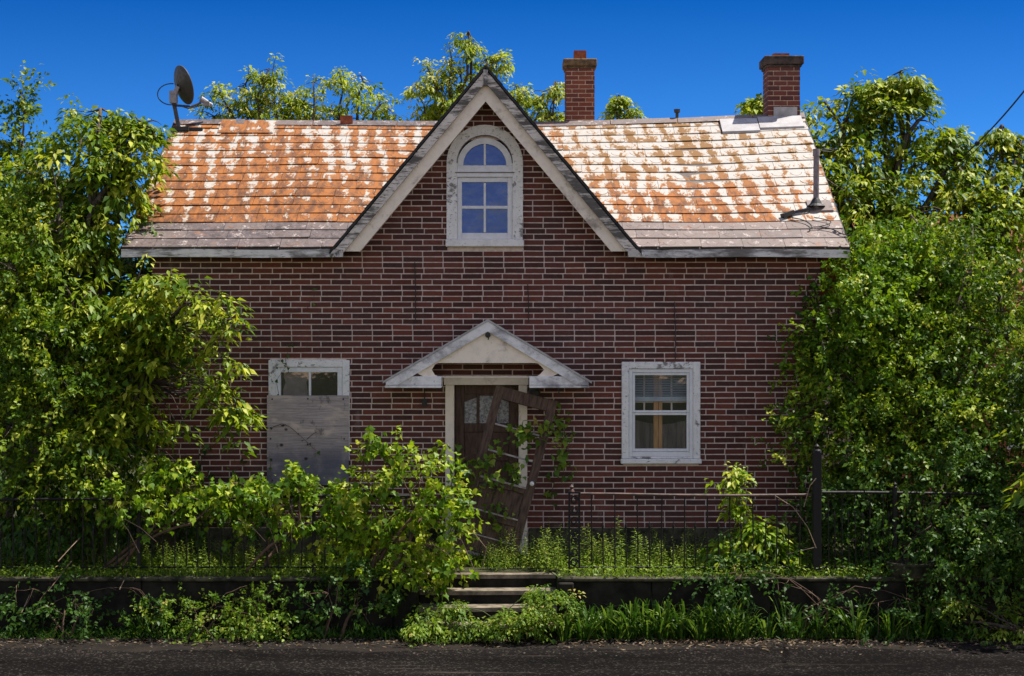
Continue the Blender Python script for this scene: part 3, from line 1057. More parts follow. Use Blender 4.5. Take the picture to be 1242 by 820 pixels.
def gable_board(name, off0, off1, y0, y1, mats, end_z):
    """board under each slope between two perpendicular offsets below the roof skin; its foot is cut off level at end_z"""
    for s in (-1, 1):
        P = []
        c = math.hypot(1, GK)
        for off in (off0, off1):
            top = GZ - off * c
            P.append((top, (top - end_z) / GK))
        (t0, w0), (t1, w1) = P
        mb = MB()
        K = 8
        for i in range(K):
            f0, f1 = i / K, (i + 1) / K
            a0, a1 = w0 * f0, w0 * f1
            b0, b1 = w1 * f0, w1 * f1
            poly = [(GX + s * b0, t1 - GK * b0), (GX + s * b1, t1 - GK * b1), (GX + s * a1, t0 - GK * a1), (GX + s * a0, t0 - GK * a0)]
            for y in (y0, y1):
                mb.face([(p[0], y, p[1]) for p in poly])
            mb.face([(poly[0][0], y0, poly[0][1]), (poly[1][0], y0, poly[1][1]), (poly[1][0], y1, poly[1][1]), (poly[0][0], y1, poly[0][1])])
            mb.face([(poly[3][0], y0, poly[3][1]), (poly[2][0], y0, poly[2][1]), (poly[2][0], y1, poly[2][1]), (poly[3][0], y1, poly[3][1])])
        e = [(GX + s * w0, end_z), (GX + s * w1, end_z)]
        mb.face([(e[0][0], y0, e[0][1]), (e[1][0], y0, e[1][1]), (e[1][0], y1, e[1][1]), (e[0][0], y1, e[0][1])])
        mb.build(name, mats[0 if s < 0 else 1], groof)


gable_board('bargeboard', 0.030, 0.128, EY - .022, EY + .02, (M['barge_left'], M['barge_right']), 3.60)
gable_board('trim_board', 0.128, 0.268, EY + .03, EY + .055, (M['cream'], M['cream']), 3.655)
sf = MB()                                      # sloping soffit from the cream board back to the bricks
for s in (-1, 1):
    c = math.hypot(1, GK)
    t = GZ - .245 * c
    w = (t - 3.66) / GK
    sf.face([(GX, EY + .05, t), (GX + s * w, EY + .05, 3.66), (GX + s * w, 0.01, 3.66), (GX, 0.01, t)])
sf.build('soffit', M['cream'], groof)
for s in (-1, 1):                              # dark end blocks at the gable feet
    bl = MB()
    xx = GX + s * 1.80
    bl.raw([(xx - .10, EY - .03, 3.585), (xx + .10, EY - .03, 3.585), (xx + .10, EY + .1, 3.585), (xx - .10, EY + .1, 3.585),
            (xx - .10 + (.0 if s > 0 else .08), EY - .03, 3.67), (xx + .10 - (.08 if s > 0 else 0), EY - .03, 3.67), (xx + .10, EY + .1, 3.69), (xx - .10, EY + .1, 3.69)],
           [(0, 3, 2, 1), (4, 5, 6, 7), (0, 1, 5, 4), (1, 2, 6, 5), (2, 3, 7, 6), (3, 0, 4, 7)])
    bl.build('eave_return', M['barge'], groof)
fin = MB()
fin.box(GX - .025, GX + .025, EY - .045, EY - .024, GZ - .24, GZ - .05)
fin.build('finial_block', M['barge'], groof)


# ------------------------------------------------------------------ chimneys
def chimney(x0, x1, y0, y1, z0, z1, brick, capm, course, pitch, cap_h, cap_o, flue_h, flue_w, over, label):
    mb = MB()
    jt = 0.011
    i = .005
    for a, b, c, d in ((x0 + i, x1 - i, y0 + i, y1 - i),):
        mb.box(a, b, c, d, z0, z1, m=1)
    row, z = 0, z0
    rg = random.Random(int(x0 * 100))
    while z < z1 - .02:
        zb = min(z + course - jt, z1)
        for face in range(4):
            lo, hi = (x0, x1) if face % 2 == 0 else (y0, y1)
            x = lo - (pitch * .5 if (row + face // 2) % 2 else 0.0) - rg.uniform(0, .01)
            while x < hi:
                a, b = max(x, lo), min(x + pitch - jt, hi)
                x += pitch
                if b - a < .02:
                    continue
                o = rg.uniform(-.003, .003)
                if face == 0:
                    q = [(a, y0 + o, z), (b, y0 + o, z), (b, y0 + o, zb), (a, y0 + o, zb)]
                    r = (0, .02)
                elif face == 2:
                    q = [(b, y1 + o, z), (a, y1 + o, z), (a, y1 + o, zb), (b, y1 + o, zb)]
                    r = (0, -.02)
                elif face == 1:
                    q = [(x1 + o, a, z), (x1 + o, b, z), (x1 + o, b, zb), (x1 + o, a, zb)]
                    r = (-.02, 0)
                else:
                    q = [(x0 + o, b, z), (x0 + o, a, z), (x0 + o, a, zb), (x0 + o, b, zb)]
                    r = (.02, 0)
                bk = [(p[0] + r[0], p[1] + r[1], p[2]) for p in q]
                mb.raw(q + bk, [(0, 1, 2, 3), (0, 4, 5, 1), (3, 2, 6, 7), (1, 5, 6, 2), (0, 3, 7, 4)], rg.random(), 0)
        z += course
        row += 1
    c = mb.build('chimney', [brick, M['old_mortar']], roof, label=label)
    k = MB()
    k.box(x0 - cap_o, x1 + cap_o, y0 - cap_o, y1 + cap_o, z1, z1 + cap_h)
    k.box(x0 - cap_o * .5, x1 + cap_o * .5, y0 - cap_o * .5, y1 + cap_o * .5, z1 - .035, z1 - .002)
    k.build('cap', capm, c, bevel=.012)
    fm = MB()
    cx, cy = (x0 + x1) / 2 + over, (y0 + y1) / 2
    w, t = flue_w / 2, .025
    za, zb = z1 + cap_h + .001, z1 + cap_h + flue_h
    for (a, b, e, g) in ((cx - w, cx + w, cy - w, cy - w + t), (cx - w, cx + w, cy + w - t, cy + w), (cx - w, cx - w + t, cy - w + t, cy + w - t), (cx + w - t, cx + w, cy - w + t, cy + w - t)):
        fm.box(a, b, e, g, za, zb)
    fm.build('flue', M['terracotta'], c)
    return c


c1 = chimney(0.745, 1.145, 3.02, 3.42, 5.35, 6.395, M['chimney_brick'], M['chimney_cap'], 0.061, 0.19, 0.10, 0.035, 0.135, 0.175, .005, 'reddish brick chimney with thin stained cap and clay flue')
c2 = chimney(3.52, 3.965, 2.84, 3.28, 5.35, 6.385, M['sooty_brick'], M['dark_cap'], 0.068, 0.185, 0.12, 0.05, 0.055, 0.22, -.015, 'sooty dark brick chimney with thick dark cap at the roof end')
fb = MB()
fb.raw([(3.60, 2.828, 5.60), (3.925, 2.828, 5.62), (3.925, 2.822, 5.80), (3.60, 2.822, 5.80), (3.60, 2.60, 5.50 + .045), (3.925, 2.60, 5.50 + .05)],
       [(0, 1, 2, 3), (4, 5, 1, 0)])
fb.build('flashing', M['bright_metal'], c2)

# vent pipe on the right of the roof, with a dropped rod, a slate of metal and loops of old cable
vp = MB()
bx, by = 3.775, 0.50
bz = roof_z(bx, by)
vp.tube([(bx, by, bz), (bx + .004, by, bz + .66)], .036, 12)
vp.tube([(bx + .004, by, bz + .652), (bx + .004, by, bz + .74)], [.046, .042], 12)
vent = vp.build('vent_pipe', M['pipe'], roof, smooth=False)
vp = MB()
vp.lathe([(.115, .02), (.075, .05), (.05, .10), (.037, .12)], 16, (bx, by, bz + .01))
vp.build('pipe_boot', M['rubber'], vent)
vp = MB()
for (xa, xb, ya, yb) in ((bx - .10, bx + .20, by - .10, by + .14),):
    vp.face([(xa, ya, roof_z(xa, ya) + .03), (xb, ya, roof_z(xb, ya) + .035), (xb, yb, roof_z(xb, yb) + .024), (xa, yb, roof_z(xa, yb) + .03)])
    vp.face([(xa, ya, roof_z(xa, ya) + .005), (xb, ya, roof_z(xb, ya) + .005), (xb, ya, roof_z(xb, ya) + .035), (xa, ya, roof_z(xa, ya) + .03)])
vp.build('pipe_flashing', M['roof_grey'], vent)
vp = MB()
for k in range(3):
    q = Vector((bx + .004, by, bz + .72))
    vp.tube([q, q + Vector((.10 + .05 * k, .02 * k, .03 - .02 * k)), q + Vector((.22 + .05 * k, .03, .01 + .02 * k))], .004, 4)
vp.build('loose_wire', M['rubber'], vent)


def on_roof(x, y, h=.04):
    return (x, y, roof_z(x, y) + h)


rod = MB()
rod.bar(on_roof(3.34, .30, .045), on_roof(3.68, .40, .05), .035, .03)
rod.bar(on_roof(3.32, .26, .05), on_roof(3.46, .33, .055), .08, .05)
tag(rod.build('metal_bracket', M['rubber']), 'short black metal bracket lying on the roof beside the vent pipe', 'bracket')
cb = MB()
pts = []
for t in np.linspace(0, 1, 40):
    x = 3.42 + .66 * t + .13 * math.sin(t * 11) * (1 - t)
    y = .18 - .30 * t + .10 * math.cos(t * 11) * (1 - t) - .05
    pts.append(on_roof(x, y, .042))
cb.tube(pts, .007, 5)
pts = []
for t in np.linspace(0, 1, 16):
    pts.append(on_roof(3.70 + .19 * math.sin(PI * t), .12 + .22 * (t - .5) * -1, .042))
cb.tube(pts, .006, 5)
tag(cb.build('roof_cable', M['rubber']), 'black cable looped loosely on the grey lower shingles below the vent pipe', 'cable')


# ------------------------------------------------------------------ windows
def frame_rect(mb, x0, x1, z0, z1, w, y0, y1, wb=None, wt=None, a=None):
    wb = w if wb is None else wb
    wt = w if wt is None else wt
    mb.box(x0, x0 + w, y0, y1, z0, z1, a)
    mb.box(x1 - w, x1, y0, y1, z0, z1, a)
    mb.box(x0 + w, x1 - w, y0, y1, z1 - wt, z1, a)
    mb.box(x0 + w, x1 - w, y0, y1, z0, z0 + wb, a)


def arc(cx, cz, r, n=20, a0=0.0, a1=PI):
    return [(cx - r * math.cos(a0 + (a1 - a0) * i / n), cz + r * math.sin(a0 + (a1 - a0) * i / n)) for i in range(n + 1)]


# --- arched attic window
gx = GX - .015
mb = MB()
zc = 4.74
out = [(gx - .462, 3.82)] + arc(gx, zc, .462) + [(gx + .462, 3.82)]
inn = [(gx - .335, 3.82)] + arc(gx, zc, .335) + [(gx + .335, 3.82)]
mb.ring(inn, out, -.045, .03)
w = mb.build('window', M['worn_white'], house, bevel=.006, label='arched attic window with six panes in peeling white trim')
mb = MB()
mb.box(gx - .475, gx + .475, -.075, .02, 3.725, 3.815)
mb.build('sill', M['worn_white'], w, bevel=.008)
mb = MB()                                             # dark bead round the trim and between arch and sash
o2 = arc(gx, zc, .339)
i2 = arc(gx, zc, .329)
mb.ring(i2, o2, -.052, -.046)
mb.box(gx - .36, gx + .36, -.06, -.046, 4.618, 4.628)
mb.build('bead', M['grey_wood'], w)
mb = MB()
i3 = arc(gx, zc - .03, .262)
o3 = arc(gx, zc - .03, .334)
mb.ring(i3, o3, -.03, .02)
mb.box(gx - .334, gx + .334, -.028, .02, 4.64, 4.712)
mb.box(gx - .34, gx + .34, -.050, .02, 4.568, 4.64)           # transom
frame_rect(mb, gx - .334, gx + .334, 3.818, 4.566, .058, -.026, .02, wb=.075)
mb.box(gx - .014, gx + .014, -.022, .012, 3.90, 4.50)
mb.box(gx - .276, gx + .276, -.0225, .0125, 4.185, 4.222)
mb.box(gx - .013, gx + .013, -.0215, .012, 4.713, 4.985)
mb.build('sash', M['sash'], w, bevel=.004)
for (a, b, c, d) in ((gx - .278, gx - .012, 3.892, 4.19), (gx + .012, gx + .278, 3.892, 4.19), (gx - .278, gx - .012, 4.218, 4.51), (gx + .012, gx + .278, 4.218, 4.51)):
    p = MB()
    t = random.uniform(-.0015, .0015)
    p.face([(a, .004 + t, c), (b, .004, c), (b, .004 + t, d), (a, .004, d)])
    p.build('pane', M['sky_glass'], w)
for s in (-1, 1):
    p = MB()
    q = arc(gx, zc - .03, .27, 12, 0 if s < 0 else PI / 2, PI / 2 if s < 0 else PI)
    p.face([(x_, .004, z_) for x_, z_ in q] + [(gx, .004, zc - .03)])
    p.build('pane', M['sky_glass'], w)

# --- right window
x0, x1, z0, z1 = WIN_R
mb = MB()
frame_rect(mb, x0 - .082, x1 + .082, z0 - .02, z1 + .082, .088, -.035, .03, wb=.02, wt=.085)
w = mb.build('window', M['worn_white'], house, bevel=.006, label='double hung window in peeling white frame with half lowered blind')
mb = MB()
mb.box(x0 - .095, x1 + .095, -.075, .02, z0 - .082, z0 - .022)
mb.build('sill', M['worn_white'], w, bevel=.008)
mb = MB()
frame_rect(mb, x0 + .006, x1 - .006, z0 + .001, z1 - .005, .045, -.018, .05, wb=.06)
frame_rect(mb, x0 + .052, x1 - .052, 1.715, z1 - .052, .030, -.010, .035, wb=.028)
frame_rect(mb, x0 + .052, x1 - .052, z0 + .064, 1.713, .030, -.004, .040, wb=.034, wt=.028)
sash = mb.build('sash', M['sash'], w, bevel=.004)
for (c, d, y) in ((1.742, z1 - .08, .012), (z0 + .097, 1.687, .02)):
    p = MB()
    p.face([(x0 + .08, y, c), (x1 - .08, y, c), (x1 - .08, y + .001, d), (x0 + .08, y, d)])
    p.build('pane', M['clear_glass'], w)
mb = MB()
for k in range(13):
    zz = z1 - .08 - k * .021
    mb.raw([(x0 + .05, .085, zz - .007), (x1 - .05, .085, zz - .007), (x1 - .05, .105, zz + .004), (x0 + .05, .105, zz + .004)], [(0, 1, 2, 3)])
mb.box(x0 + .05, x1 - .05, .083, .107, z1 - .40, z1 - .345)
mb.build('blind', M['blind'], w)
mb = MB()
for fx in (.2, .73):
    xx = x0 + .08 + fx * (x1 - x0 - .16)
    mb.box(xx - .010, xx + .010, .15, .17, 1.73, z1 - .06)
mb.box(x0 + .04, x1 - .04, .148, .172, 1.83, 1.865)
mb.build('inner_sash', M['cream'], w)
mb = MB()
xm = (x0 + x1) / 2 - .02
mb.box(xm - .058, xm - .002, .112, .145, z0 - .02, z1)
mb.box(xm + .002, xm + .048, .108, .146, z0 - .02, z1)
mb.build('timber_brace', M['brace_wood'], w, bevel=.004)
mb = MB()
n = 26
for s in (0, 1):
    for i in range(n):
        a = x0 - .02 + (x1 - x0 + .04) * i / n
        b = x0 - .02 + (x1 - x0 + .04) * (i + 1) / n
        ya, yb = .26 + .03 * math.sin(i * 1.3), .26 + .03 * math.sin((i + 1) * 1.3)
        if s == 0:
            mb.face([(a, ya, z0 - .1), (b, yb, z0 - .1), (b, yb, 1.60 + .04 * math.sin(b * 6)), (a, ya, 1.60 + .04 * math.sin(a * 6))])
mb.build('curtain', M['curtain'], w)

# --- left window, boarded up below
x0, x1, z0, z1 = WIN_L
mb = MB()
frame_rect(mb, x0 - .082, x1 + .082, z0 - .02, z1 + .082, .088, -.030, .03, wb=.02, wt=.085)
w = mb.build('window', M['worn_white'], house, bevel=.006, label='narrow strip of window above the plywood with torn card behind')
mb = MB()
frame_rect(mb, x0 + .006, x1 - .006, z0 + .001, z1 - .005, .060, -.016, .05)
mb.box(-2.465, -2.437, -.012, .04, z0 + .06, z1 - .064)
mb.build('sash', M['sash'], w, bevel=.004)
for (a, b) in ((x0 + .06, -2.464), (-2.438, x1 - .06)):
    p = MB()
    p.face([(a, .012, z0 + .05), (b, .012, z0 + .05), (b, .013, z1 - .06), (a, .012, z1 - .06)])
    p.build('pane', M['shade_glass'], w)
p = MB()
ol = [(x0 + .085, 1.2), (-2.52, 1.2), (-2.48, 1.97), (-2.50, 2.08), (-2.475, 2.13), (-2.50, 2.205), (x0 + .10, 2.205), (x0 + .095, 2.15), (x0 + .118, 2.08), (x0 + .09, 2.0)]
p.prism(ol, .05, .056)
p.build('torn_card', M['torn_card'], w)
b = MB()
b.box(-2.965, -1.975, -.058, -.040, .84, 1.925)
for (xx, zz) in ((-2.9, 1.88), (-2.04, 1.88), (-2.47, 1.885), (-2.92, 1.4), (-2.03, 1.4), (-2.9, .9), (-2.04, .9)):
    b.lathe([(.0001, .004), (.011, .003), (.011, 0)], 8, (xx, -.0585, zz), axis=(0, -1, 0), m=1)
b.build('plywood_board', [M['plywood'], M['rubber']], house, bevel=.002)

# ------------------------------------------------------------------ front door and its frame
mb = MB()
mb.box(-.808, -.70, -.055, .05, 0.0, 2.05)
mb.box(.08, .185, -.055, .05, 0.0, 2.05)
mb.box(-.825, .20, -.065, .05, 2.052, 2.155)
mb.box(-.70, .08, -.02, .22, -.02, .05)
mb.build('door_frame', M['cream'], house, bevel=.005)
d = MB()
dx0, dx1, dz0, dz1 = -.695, .075, .055, 2.045
Y0, Y1 = .12, .165
ft = [1.60, 1.935]
d.box(dx0, dx0 + .115, Y0, Y1, dz0, dz1)
d.box(dx1 - .115, dx1, Y0, Y1, dz0, dz1)
d.box(dx0 + .115, dx1 - .115, Y0, Y1, 1.935, dz1)
for (a, c) in ((1.47, 1.58), (1.12, 1.2), (.78, .86), (.42, .5), (dz0, .20)):
    d.box(dx0 + .115, dx1 - .115, Y0, Y1, a, c)
for xm in (-.415, -.205):
    d.box(xm - .018, xm + .018, Y0 + .004, Y1, 1.58, 1.935)
d.box(dx0 + .115, dx1 - .115, Y0 + .02, Y1 - .004, dz0 + .1, 1.50)
door = d.build('front_door', M['door_wood'], house, bevel=.006)
edges = [dx0 + .115, -.433, -.397, -.223, -.187, dx1 - .115]
tops = [(1.84, 1.895), (1.915, 1.915), (1.895, 1.84)]
for i in range(3):
    a, b_ = edges[2 * i], edges[2 * i + 1]
    p = MB()
    p.face([(a, .14, 1.58), (b_, .14, 1.58), (b_, .14, tops[i][1]), (a, .14, tops[i][0])])
    p.build('pane', M['lace'], door)
    p = MB()
    p.prism([(a, tops[i][0]), (b_, tops[i][1]), (b_, 1.935), (a, 1.935)], Y0 + .006, Y1 - .002)
    p.build('arch_block', M['door_wood'], door)
k = MB()
k.lathe([(.001, .06), (.026, .052), (.03, .035), (.012, .02), (.012, .006), (.03, .004), (.03, 0)], 14, (.015, Y0, 1.0), axis=(0, -1, 0))
k.build('knob', M['grey_metal'], door, smooth=True)

# ------------------------------------------------------------------ porch hood over the door
HY = -.55
AX, AZ = -.285, 2.800
xl, xr, ez = -1.49, .905, 2.085


def hood_board():
    """cream pediment face with an arched lower edge and a round-ended slot that shows the bricks"""
    mb = MB()
    y0, y1 = HY + .02, HY + .045
    K = 48
    sl0, sl1, szb, szt = -.94, .355, 2.165, 2.325
    L, Rr = -1.17, .60
    for i in range(K):
        a = L + (Rr - L) * i / K
        b = L + (Rr - L) * (i + 1) / K
        m_ = (a + b) / 2

        def top(x):
            return AZ - .05 - (AZ - ez) / (AX - xl) * abs(x - AX) * 1.0

        def low(x):
            t = min((x - L) / .20, (Rr - x) / .20)
            return 2.155 + (.085 * (1 - min(1, max(0, t))) ** 2)
        segs = []
        r = (szt - szb) / 2

        def slot(x):
            if x <= sl0 or x >= sl1:
                return None
            e = min(x - sl0, sl1 - x)
            h = r if e >= r else math.sqrt(max(0, r * r - (r - e) ** 2))
            return ((szb + szt) / 2 - h, (szb + szt) / 2 + h)
        s0, s1 = slot(a), slot(b)
        if s0 is None and s1 is None:
            segs = [(low(a), low(b), top(a), top(b))]
        else:
            mid = (szb + szt) / 2
            s0 = s0 or (mid, mid)
            s1 = s1 or (mid, mid)
            segs = [(low(a), low(b), s0[0], s1[0]), (s0[1], s1[1], top(a), top(b))]
        for (p, q, u, v) in segs:
            for y in (y0, y1):
                mb.face([(a, y, p), (b, y, q), (b, y, v), (a, y, u)])
            mb.face([(a, y0, p), (b, y0, q), (b, y1, q), (a, y1, p)])
            mb.face([(a, y0, u), (b, y0, v), (b, y1, v), (a, y1, u)])
    return mb


hb = hood_board()
hood = hb.build('porch_hood', M['cream'], house)
hr = MB()
th = .035
for s, ex in ((-1, xl), (1, xr)):
    ex2 = ex + s * .035
    ez2 = ez - .02
    n2 = Vector((s * (AZ - ez), abs(ex - AX))).normalized()
    q = [(AX, AZ + .045), (ex2, ez2 + .045), (ex2, ez2 + .018), (AX, AZ + .018)]
    for y in (HY - .03, 0.0):
        hr.face([(x_, y, z_) for x_, z_ in q])
    for i in range(4):
        j = (i + 1) % 4
        hr.face([(q[i][0], HY - .03, q[i][1]), (q[j][0], HY - .03, q[j][1]), (q[j][0], 0, q[j][1]), (q[i][0], 0, q[i][1])])
hr.build('hood_roof', M['bright_metal'], hood)
for s, ex in ((-1, xl), (1, xr)):
    rb = MB()
    K = 8
    for i in range(K):
        f0, f1 = i / K, (i + 1) / K
        xa, xb = AX + (ex - AX) * f0, AX + (ex - AX) * f1
        za, zb = AZ + (ez - AZ) * f0 + .016, AZ + (ez - AZ) * f1 + .016
        h = .118
        ya, yb = HY - .02, HY + .018
        la, lb_ = max(za - h, 2.062), max(zb - h, 2.062)
        rb.raw([(xa, ya, la), (xb, ya, lb_), (xb, ya, zb), (xa, ya, za), (xa, yb, la), (xb, yb, lb_), (xb, yb, zb), (xa, yb, za)],
               [(0, 1, 2, 3), (4, 7, 6, 5), (0, 4, 5, 1), (3, 2, 6, 7)] + ([(1, 5, 6, 2)] if i == K - 1 else []))
    rb.build('rake_board', M['hood_paint'], hood)
    # boxed cornice returns at each side, running back to the wall
    x_in = -.835 if s < 0 else .205
    xa, xb = (ex, x_in) if s < 0 else (x_in, ex)
    bb = MB()
    pg = [(xl + .03, 2.0635), (x_in, 2.0635), (x_in, 2.168), (xl + .13, 2.168), (xl + .03, 2.10)] if s < 0 else [(x_in, 2.0635), (xr - .03, 2.0635), (xr - .03, 2.10), (xr - .13, 2.168), (x_in, 2.168)]
    bb.prism(pg, HY - .006, -.001)
    bb.box(xa - (.012 if s < 0 else 0), xb + (.012 if s > 0 else 0), HY - .014, -.001, 2.030, 2.060)
    bb.build('cornice', M['hood_paint'], hood, bevel=.005)
hk = MB()
hk.lathe([(.001, .035), (.03, .03), (.034, .0)], 10, (AX, HY + .018, 2.655), axis=(0, -1, 0))
hk.tube([(AX, HY - .01, 2.655), (AX + .01, HY - .05, 2.63), (AX + .005, HY - .04, 2.60)], .007, 5)
hk.build('lamp_hook', M['rubber'], hood)
hk = MB()
hk.tube([(.55, HY + .01, 2.03), (.552, HY + .01, 1.985), (.56, HY, 1.955), (.545, HY - .02, 1.945)], .006, 5)
hk.build('hanging_hook', M['rubber'], hood)
lm = MB()
lm.lathe([(.02, .14), (.055, .12), (.06, .07), (.075, .05), (.055, -.05), (.03, -.075), (.001, -.08)], 10, (.27, -.11, 1.93))
lm.tube([(.27, -.02, 2.0), (.27, -.08, 2.06), (.27, -.11, 2.05)], .012, 6)
lm.build('wall_lamp', M['dark_metal'], house)
bx_ = MB()
bx_.box(-1.09, -1.03, -.045, -.012, 1.79, 1.88)
bx_.tube([(-1.06, -.02, 1.88), (-1.062, -.016, 2.03)], .006, 5)
bx_.build('wall_box', M['rubber'], house)
# thin conduits and old cracks on the brick face
for (px, pa, pb) in ((503, 318, 392), (818, 366, 436), (640, 345, 392)):
    cd = MB()
    A, B = at(px, pa, -.022), at(px + 1, pb, -.022)
    cd.tube([A, (A + B) / 2 + Vector((.006, 0, 0)), B], .006, 5)
    cd.build('conduit', M['rubber'], house)

# ------------------------------------------------------------------ satellite dish on the left end of the ridge
sd = thing('satellite_dish', (-4.54, 2.62, roof_z(-4.54, 2.62) + .02), 'dark grey satellite dish on a short mast at the ridge end', 'satellite dish')
bz = roof_z(-4.54, 2.62) + .02
mb = MB()
foot = Vector((-4.54, 2.62, bz))
topm = Vector((-4.62, 2.64, bz + .38))
mb.tube([foot, topm], .028, 10)
mb.tube([foot + Vector((.02, .02, 0)), foot.lerp(topm, .5)], .014, 6)
mb.build('mast', M['dark_metal'], sd)
mb = MB()
mb.box(-4.62, -4.40, 2.55, 2.72, bz - .02, bz + .035)
mb.box(-4.60, -4.22, 2.60, 2.66, bz - .02, bz + .03)
mb.build('foot_plate', M['rubber'], sd)
axis = Vector((.80, .53, .30)).normalized()
cen = Vector((-4.55, 2.66, bz + .60))
mb = MB()
prof = [(.0005, 0.0)]
for i in range(1, 9):
    r_ = .265 * i / 8
    prof.append((r_, .075 * (i / 8) ** 2))
prof += [(.273, .080), (.273, .070), (.262, .062)]
for i in range(7, 0, -1):
    r_ = .262 * i / 8
    prof.append((r_, .070 * (i / 8) ** 2 - .012))
mb.lathe(prof, 32, cen, axis)
mb.build('reflector', M['dark_metal'], sd, smooth=True)
mb = MB()
mb.box(-4.67, -4.57, 2.58, 2.68, bz + .36, bz + .53)
mb.bar(cen - axis * .02, topm + Vector((0, 0, .06)), .10, .06)
mb.build('bracket', M['grey_metal'], sd, bevel=.006)
mb = MB()
lowp = cen + Vector((.03, .02, -.285))
lnb = cen + Vector((.335, .16, -.19))
mb.tube([lowp + Vector((-.08, -.03, .02)), lowp + Vector((.12, .05, .015)), lnb + Vector((-.06, -.03, -.02))], .016, 8)
mb.build('arm', M['dark_metal'], sd)
mb = MB()
dv = (cen - lnb).normalized()
mb.tube([lnb + dv * .08, lnb - dv * .02], [.042, .036], 12)
mb.tube([lnb - dv * .02, lnb - dv * .10], [.028, .028], 10)
mb.box(lnb.x - .035, lnb.x + .055, lnb.y - .03, lnb.y + .03, lnb.z - .06, lnb.z + .0)
mb.build('receiver', M['grey_metal'], sd)
mb = MB()
pts = []
for t in np.linspace(0, 1, 16):
    an = PI * (.45 + 1.15 * t)
    pts.append(Vector((topm.x - .02 + .19 * math.cos(an), topm.y - .05, topm.z + .10 + .145 * math.sin(an))))
pts.append(lowp + Vector((.1, 0, -.02)))
pts.append(lnb + Vector((-.05, 0, -.05)))
mb.tube(pts, .008, 5)
mb.build('cable', M['rubber'], sd)

# ------------------------------------------------------------------ the broken storm door leaning by the doorway
def leaning_door():
    W, H, T = .757, 1.98, .042
    root = bpy.data.objects.new('storm_door', None)
    COL.objects.link(root)
    WL[root.name] = (0, 0, 0)
    tag(root, 'broken dark wooden storm door leaning askew against the doorway', 'door')
    h = W / 2

    def part(name, boxes, mat, bevel=.004):
        mb = MB()
        for b_ in boxes:
            mb.box(*b_)
        return mb.build(name, mat, root, bevel=bevel)
    part('stile', [(-h, -h + .105, 0, T, 0, H)], M['old_door_wood'])
    part('stile', [(h - .105, h, 0, T, 0, H)], M['old_door_wood'])
    part('rail', [(-h + .106, h - .106, .001, T - .001, H - .15, H - .001)], M['old_door_wood'])
    part('rail', [(-h + .106, h - .106, .001, T - .001, .001, .20)], M['old_door_wood'])
    part('rail', [(-h + .106, h - .106, .001, T - .001, .80, .88)], M['old_door_wood'])
    part('rail', [(-h + .106, h - .106, .001, T - .001, .40, .49)], M['old_door_wood'])
    part('panel', [(-h + .106, h - .106, .016, T - .012, .20, .40), (-h + .106, h - .106, .016, T - .012, .49, .80)], M['old_door_wood'])
    part('muntin', [(-h + .106, h - .106, .012, .032, 1.515, 1.535)], M['muntin'], 0)
    part('muntin', [(-h + .106, h - .106, .012, .032, 1.195, 1.215)], M['muntin'], 0)
    part('ledge', [(-h + .10, h - .10, -.012, .003, .86, .885), (-h + .10, h - .10, -.010, .003, .475, .495), (-h + .10, h - .10, -.010, .003, .19, .205)], M['muntin'])
    k = MB()
    k.lathe([(.001, .055), (.022, .05), (.028, .035), (.012, .018), (.012, 0)], 12, (h - .05, 0, .94), axis=(0, -1, 0))
    k.build('knob', M['white'], root, smooth=True)
    m = Matrix.Translation((-.326, -.86, .105)) @ Matrix.Rotation(R(15.2), 4, 'Y') @ Matrix.Rotation(R(-13), 4, 'X')
    root.matrix_world = m
    return root, m


sdoor, SDM = leaning_door()
# ================================================================== ground, road, walls
RZ = -0.62                      # road level; the front yard is z = 0
TY = -1.93                      # edge of the raised yard
SX0, SX1 = -1.03, 0.50          # the steps
gm = MB()
X0, X1 = -420, 420


def gquad(x0, x1, y0, y1, z0, z1=None):
    z1 = z0 if z1 is None else z1
    gm.face([(x0, y0, z0), (x1, y0, z0), (x1, y1, z1), (x0, y1, z1)], .5)


gquad(X0, X1, -140, TY, RZ)
for a, b in ((X0, SX0), (SX1, X1)):
    gm.face([(a, TY, RZ), (b, TY, RZ), (b, TY, -.02), (a, TY, -.02)], .5)
    gquad(a, b, TY, -1.45, -.02)
gquad(SX0, SX1, TY, -1.45, RZ)
gm.face([(SX0, -1.45, RZ), (SX1, -1.45, RZ), (SX1, -1.45, -.02), (SX0, -1.45, -.02)], .5)
for x in (SX0, SX1):
    gm.face([(x, TY, RZ), (x, -1.45, RZ), (x, -1.45, -.02), (x, TY, -.02)], .5)
gquad(X0, X1, -1.45, 700, -.02)
structure(gm.build('ground', M['soil']))

rng = random.Random(21)
rm = MB()                                   # broken asphalt edge
xs = np.linspace(-60, 60, 360)
edge = [-3.02 + .05 * math.sin(x * .7) + .07 * math.sin(x * 2.3 + 1) + .04 * math.sin(x * 5.1) + rng.uniform(-.05, .05) for x in xs]
for i in range(len(xs) - 1):
    rm.face([(xs[i], -10.5, RZ + .008), (xs[i + 1], -10.5, RZ + .008), (xs[i + 1], edge[i + 1], RZ + .008), (xs[i], edge[i], RZ + .008)], .5)
structure(rm.build('road', M['road']))
vm = MB()
for i in range(len(xs) - 1):
    vm.face([(xs[i], -3.4, RZ + .004), (xs[i + 1], -3.4, RZ + .004), (xs[i + 1], -1.94, RZ + .004), (xs[i], -1.94, RZ + .004)], .5)
structure(vm.build('verge', M['shoulder']))

